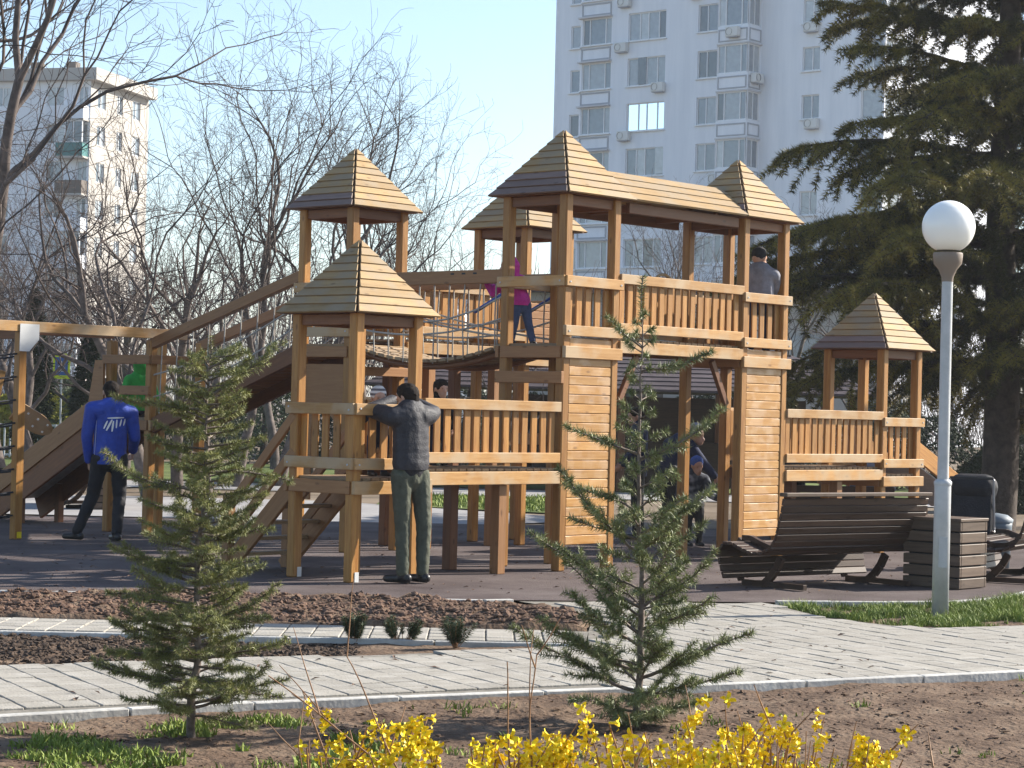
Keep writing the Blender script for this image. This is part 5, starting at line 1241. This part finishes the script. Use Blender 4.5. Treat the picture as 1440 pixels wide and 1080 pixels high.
# child in pink on the rope bridge
J = dict(fwd=(-.7, .6, 0), hf=(-.9, .3, 0), k=.62, hk=.80, bulk=1.2, hem=.03, sh=[(-.19, -.05, .66), (-.01, .05, .69)], elb=[(-.30, -.06, .54), (-.16, .13, .56)], wr=[(-.37, -.04, .64), (-.31, .16, .62)], neck=(-.11, 0, .71), head=(-.15, .0, .825),
    hip=[(-.06, -.03, .43), (.04, .03, .43)], knee=[(-.07, -.06, .25), (.07, .02, .25)], ank=[(-.10, -.02, .065), (.12, 0, .065)], toe=[(-1, .3, 0), (.3, -1, 0)])
person('child in magenta jacket and blue trousers stepping onto the rope bridge', CA + Lv * .55 + Rv * .03 + Vector((.0, 0, ZH + .0)), J, dict(top='pink', leg='denim', hat='pink', hood=1), vox=.01)
# child in green sitting at the top of the slide
J = dict(fwd=(-.75, .66, 0), k=.72, hk=.85, bulk=1.3, hem=.0, sh=[(-.11, -.08, .43), (.11, .08, .43)], elb=[(-.18, -.1, .24), (.18, .1, .24)], wr=[(-.22, .04, .14), (.08, .2, .14)], neck=(0, 0, .48), head=(-.01, .01, .60),
    hip=[(-.06, -.05, .11), (.06, .05, .11)], knee=[(-.28, .12, .16), (-.18, .22, .16)], ank=[(-.46, .28, .07), (-.36, .38, .07)], toe=[(-.7, .7, .6), (-.7, .7, .6)])
person('child in bright green hooded jacket sitting at the top of the slide', CG + Lv * .14 + Rv * -.14 + Vector((0, 0, 1.41)), J, dict(top='green', leg='navy', hat='green', hood=1), vox=.011)
# person in the high right tower
J = dict(fwd=(.5, .85, 0), hf=(.7, .6, -.1), k=.80, hk=.92, bulk=1.35, hem=.06, sh=[(-.15, .06, .92), (.15, -.04, .90)], elb=[(-.2, .16, .70), (.2, .1, .68)], wr=[(-.1, .3, .66), (.14, .3, .64)], neck=(.0, .01, .98), head=(.0, .04, 1.10),
    hip=[(-.08, 0, .58), (.08, 0, .58)], knee=[(-.09, .03, .33), (.09, .03, .33)], ank=[(-.09, 0, .085), (.09, 0, .085)])
person('person in grey jacket and dark hat standing in the high right tower', CD + Vector((.27, .0, ZH + .012)), J, dict(top='greyj', leg='navy', hat='black'), vox=.012)
# child on the low bridge
J = dict(fwd=(-.3, -.95, 0), hf=(.5, -.8, 0), k=.58, hk=.80, bulk=1.15, hem=.02, sh=[(.11, .0, .60), (-.11, 0, .60)], elb=[(.15, -.02, .45), (-.15, -.02, .45)], wr=[(.13, -.08, .36), (-.13, -.08, .36)], neck=(0, 0, .64), head=(0, -.01, .755),
    hip=[(.05, 0, .38), (-.05, 0, .38)], knee=[(.055, 0, .21), (-.055, 0, .21)], ank=[(.055, 0, .06), (-.055, 0, .06)])
person('dark haired child peeping over the rail of the low left bridge', CC + Rv * 1.30 + Lv * .16 + Vector((0, 0, ZL + .10)), J, dict(top='black', leg='navy', hairlen=.12, eyes=1), vox=.01)
# people under the covered walkway
J = dict(fwd=(.4, -.9, 0), hf=(.35, -.9, -.2), k=.72, hk=.86, bulk=1.2, hem=.02, sh=[(.13, .02, .82), (-.13, -.02, .82)], elb=[(.2, -.1, .64), (-.18, -.06, .62)], wr=[(.26, -.24, .6), (-.12, -.18, .52)], neck=(.02, -.03, .87), head=(.03, -.06, .985),
    hip=[(.07, .04, .52), (-.07, 0, .52)], knee=[(.08, -.02, .29), (-.06, -.02, .29)], ank=[(.08, .03, .08), (-.06, 0, .08)])
person('child in blue hat and camouflage jacket under the covered walkway', (2.22, 26.6, PF), J, dict(top='camo', leg='black', hat='bluehat', eyes=1), vox=.012)
J = dict(fwd=(.8, -.5, 0), hf=(.8, -.4, -.3), k=.98, bulk=1.1, hem=.0, sh=[(-.05, .12, 1.22), (.18, -.1, 1.22)], elb=[(.12, .1, 1.0), (.36, -.12, 1.0)], wr=[(.3, .02, .85), (.5, -.2, .84)], neck=(.16, -.02, 1.28), head=(.27, -.08, 1.36),
    hip=[(-.12, .08, .88), (-.02, -.1, .88)], knee=[(-.05, .08, .48), (.03, -.1, .48)], ank=[(-.1, .1, .1), (0, -.1, .1)])
person('adult in navy jacket bending down behind the child in the blue hat', (2.02, 27.3, PF), J, dict(top='navy', leg='black', hat='greyj'), vox=.014)
J = dict(fwd=(-.9, -.3, 0), k=.95, bulk=1.05, hem=.0, sh=[(.0, -.17, 1.38), (.0, .17, 1.38)], elb=[(-.05, -.22, 1.1), (-.05, .22, 1.1)], wr=[(-.2, -.2, .95), (-.2, .2, .95)], neck=(-.02, 0, 1.44), head=(-.05, 0, 1.56),
    hip=[(0, -.09, .86), (0, .09, .86)], knee=[(-.02, -.1, .47), (.02, .1, .47)], ank=[(0, -.1, .1), (.05, .1, .1)])
person('dark haired adult in dark blue jacket standing upright under the walkway', (1.62, 27.9, PF), J, dict(top='navy', leg='black', hairlen=.05), vox=.014)
# seated people beyond the right bridge, on a bench
bn = empty('bench', (3.95, 28.6, PF), .1, 'plain wooden bench behind the right low bridge, carrying seated people', 'bench')
for i in range(4): box('seat_slat', (2.0, .09, .03), (0, -.16 + .105 * i, .44), M['darkwood'], bn)
for i in range(3): box('back_slat', (2.0, .03, .09), (0, -.24, .56 + .12 * i), M['darkwood'], bn)
for s in (-1, 1): box('leg', (.06, .4, .43), (s * .85, 0, .215), M['redwood'], bn); box('back_post', (.05, .05, .5), (s * .85, -.21, .66), M['redwood'], bn)
def seated(x, top, leg, label, hat=None, k=.97, dy=0):
    J = dict(fwd=(.1, 1, 0), k=k, bulk=1.12, hem=.0, sh=[(-.17, 0, .98 * k), (.17, 0, .98 * k)], elb=[(-.24, .05, .72 * k), (.24, .05, .72 * k)], wr=[(-.16, .25, .62 * k), (.16, .25, .62 * k)], neck=(0, 0, 1.05 * k), head=(0, .03, 1.17 * k),
        hip=[(-.09, 0, .52 * k), (.09, 0, .52 * k)], knee=[(-.1, .42, .50 * k), (.1, .42, .50 * k)], ank=[(-.1, .45, .1), (.1, .45, .1)])
    w = dict(top=top, leg=leg, hairlen=.06)
    if hat: w['hat'] = hat
    person(label, (x, 28.63 + dy, PF), J, w, None, .014)
seated(3.55, 'black', 'black', 'seated person in black behind the left end of the dark lounger')
seated(4.72, 'greyj', 'navy', 'seated person in pale grey jacket below the right end tower', 'white')
# pushchair behind the lamp post
ps = empty('pushchair', (5.02, 23.9, PF), -.25, 'black pushchair with raised hood standing behind the lamp post', 'pushchair')
hd_ = [(-.24, .62), (.24, .62), (.25, .80), (.20, .95), (.08, 1.02), (-.1, 1.0), (-.22, .88)]
box('seat_back', (.44, .07, .62), (0, -.12, .60), M['black'], ps, rot=(-.2, 0, 0), bev=.02)
box('seat', (.42, .4, .07), (0, .1, .40), M['black'], ps, bev=.02); box('basket', (.40, .42, .16), (0, .05, .2), M['black'], ps, bev=.02)
blob('hood', [((-.12, .0, .88), (.12, .0, .88), .155, .155), ((-.12, .12, .84), (.12, .12, .84), .13, .13)], M['black'], ps, .014, 3)
for s in (-1, 1):
    beam('frame_tube', (s * .23, -.32, .98), (s * .23, .35, .1), .025, .025, M['steel'], ps); beam('frame_tube', (s * .23, .15, .45), (s * .23, -.28, .1), .025, .025, M['steel'], ps)
    for y in (-.28, .36):
        w = lathe('wheel', [(.03, -.02), (.085, -.018), (.095, 0), (.085, .018), (.03, .02)], M['leather'], ps, 16); w.matrix_basis = Matrix.Translation((s * .24, y, .095)) @ Matrix.Rotation(math.pi / 2, 4, 'Y')
beam('handle', (-.23, -.33, .99), (.23, -.33, .99), .03, .03, M['leather'], ps)
bn2 = empty('litter_bin', (5.35, 24.2, PF), .2, 'pale grey blue litter bin beside the pushchair', 'bin')
lathe('bin_body', [(.0, .0), (.15, .0), (.17, .45), (.175, .5), (.15, .5), (.14, .1)], plain('grey blue plastic', (.10, .13, .16), .6), bn2, 20); lathe('bin_lid', [(.18, .5), (.185, .53), (.12, .58), (0, .6)], plain('grey lid', (.14, .17, .20), .6), bn2, 20)

# pedestrian crossing sign far left
sg = empty('road_sign', (-10.22, 50, 0), 0, 'pedestrian crossing sign with bright yellow border far left', 'sign')
lathe('pole', [(.035, 0), (.035, 4.15)], M['steel'], sg, 10)
box('backing', (.62, .02, .92), (0, -.045, 3.82), plain('fluorescent yellow', (.70, .80, .02), .5), sg, bev=0)
box('sign_face', (.46, .012, .66), (0, -.058, 3.82), plain('sign blue', (.06, .14, .38), .5), sg, bev=0)
prism('triangle', [(-.19, -.2), (.19, -.2), (0, .2)], .006, M['white'], sg, Matrix.Translation((0, -.068, 3.82)))
pd = [(-.02, -.02), (.03, -.04), (.07, -.18), (.045, -.18), (.0, -.08), (-.06, -.18), (-.085, -.18), (-.03, -.04), (-.04, .03), (.0, .06), (.035, .03)]
prism('walker', pd, .004, M['leather'], sg, Matrix.Translation((0, -.074, 3.82)))
h_ = lathe('walker_head', [(0, 0), (.022, 0), (.022, .004), (0, .004)], M['leather'], sg, 10); h_.matrix_basis = Matrix.Translation((.0, -.077, 3.905)) @ Matrix.Rotation(math.pi / 2, 4, 'X')
sg.scale = (.62, .62, .62)
bpy.context.view_layer.update()

# ------------------------------------------------------------------ thin spring haze
hm = bpy.data.materials.new('thin haze'); hm.use_nodes = True; hn = hm.node_tree; hn.nodes.remove(hn.nodes['Principled BSDF'])
pvn = hn.nodes.new('ShaderNodeVolumePrincipled'); pvn.inputs['Color'].default_value = (.9, .94, 1, 1); pvn.inputs['Density'].default_value = .0004; pvn.inputs['Anisotropy'].default_value = .3
hn.links.new(pvn.outputs[0], hn.nodes['Material Output'].inputs['Volume'])
bm = bmesh.new(); bmesh.ops.create_cube(bm, size=1); bmesh.ops.scale(bm, vec=(1900, 1700, 44), verts=bm.verts)
hz_ = link('haze', bm_mesh('haze', bm, hm)); hz_.location = (0, 720, 20.8); hz_['kind'] = 'stuff'
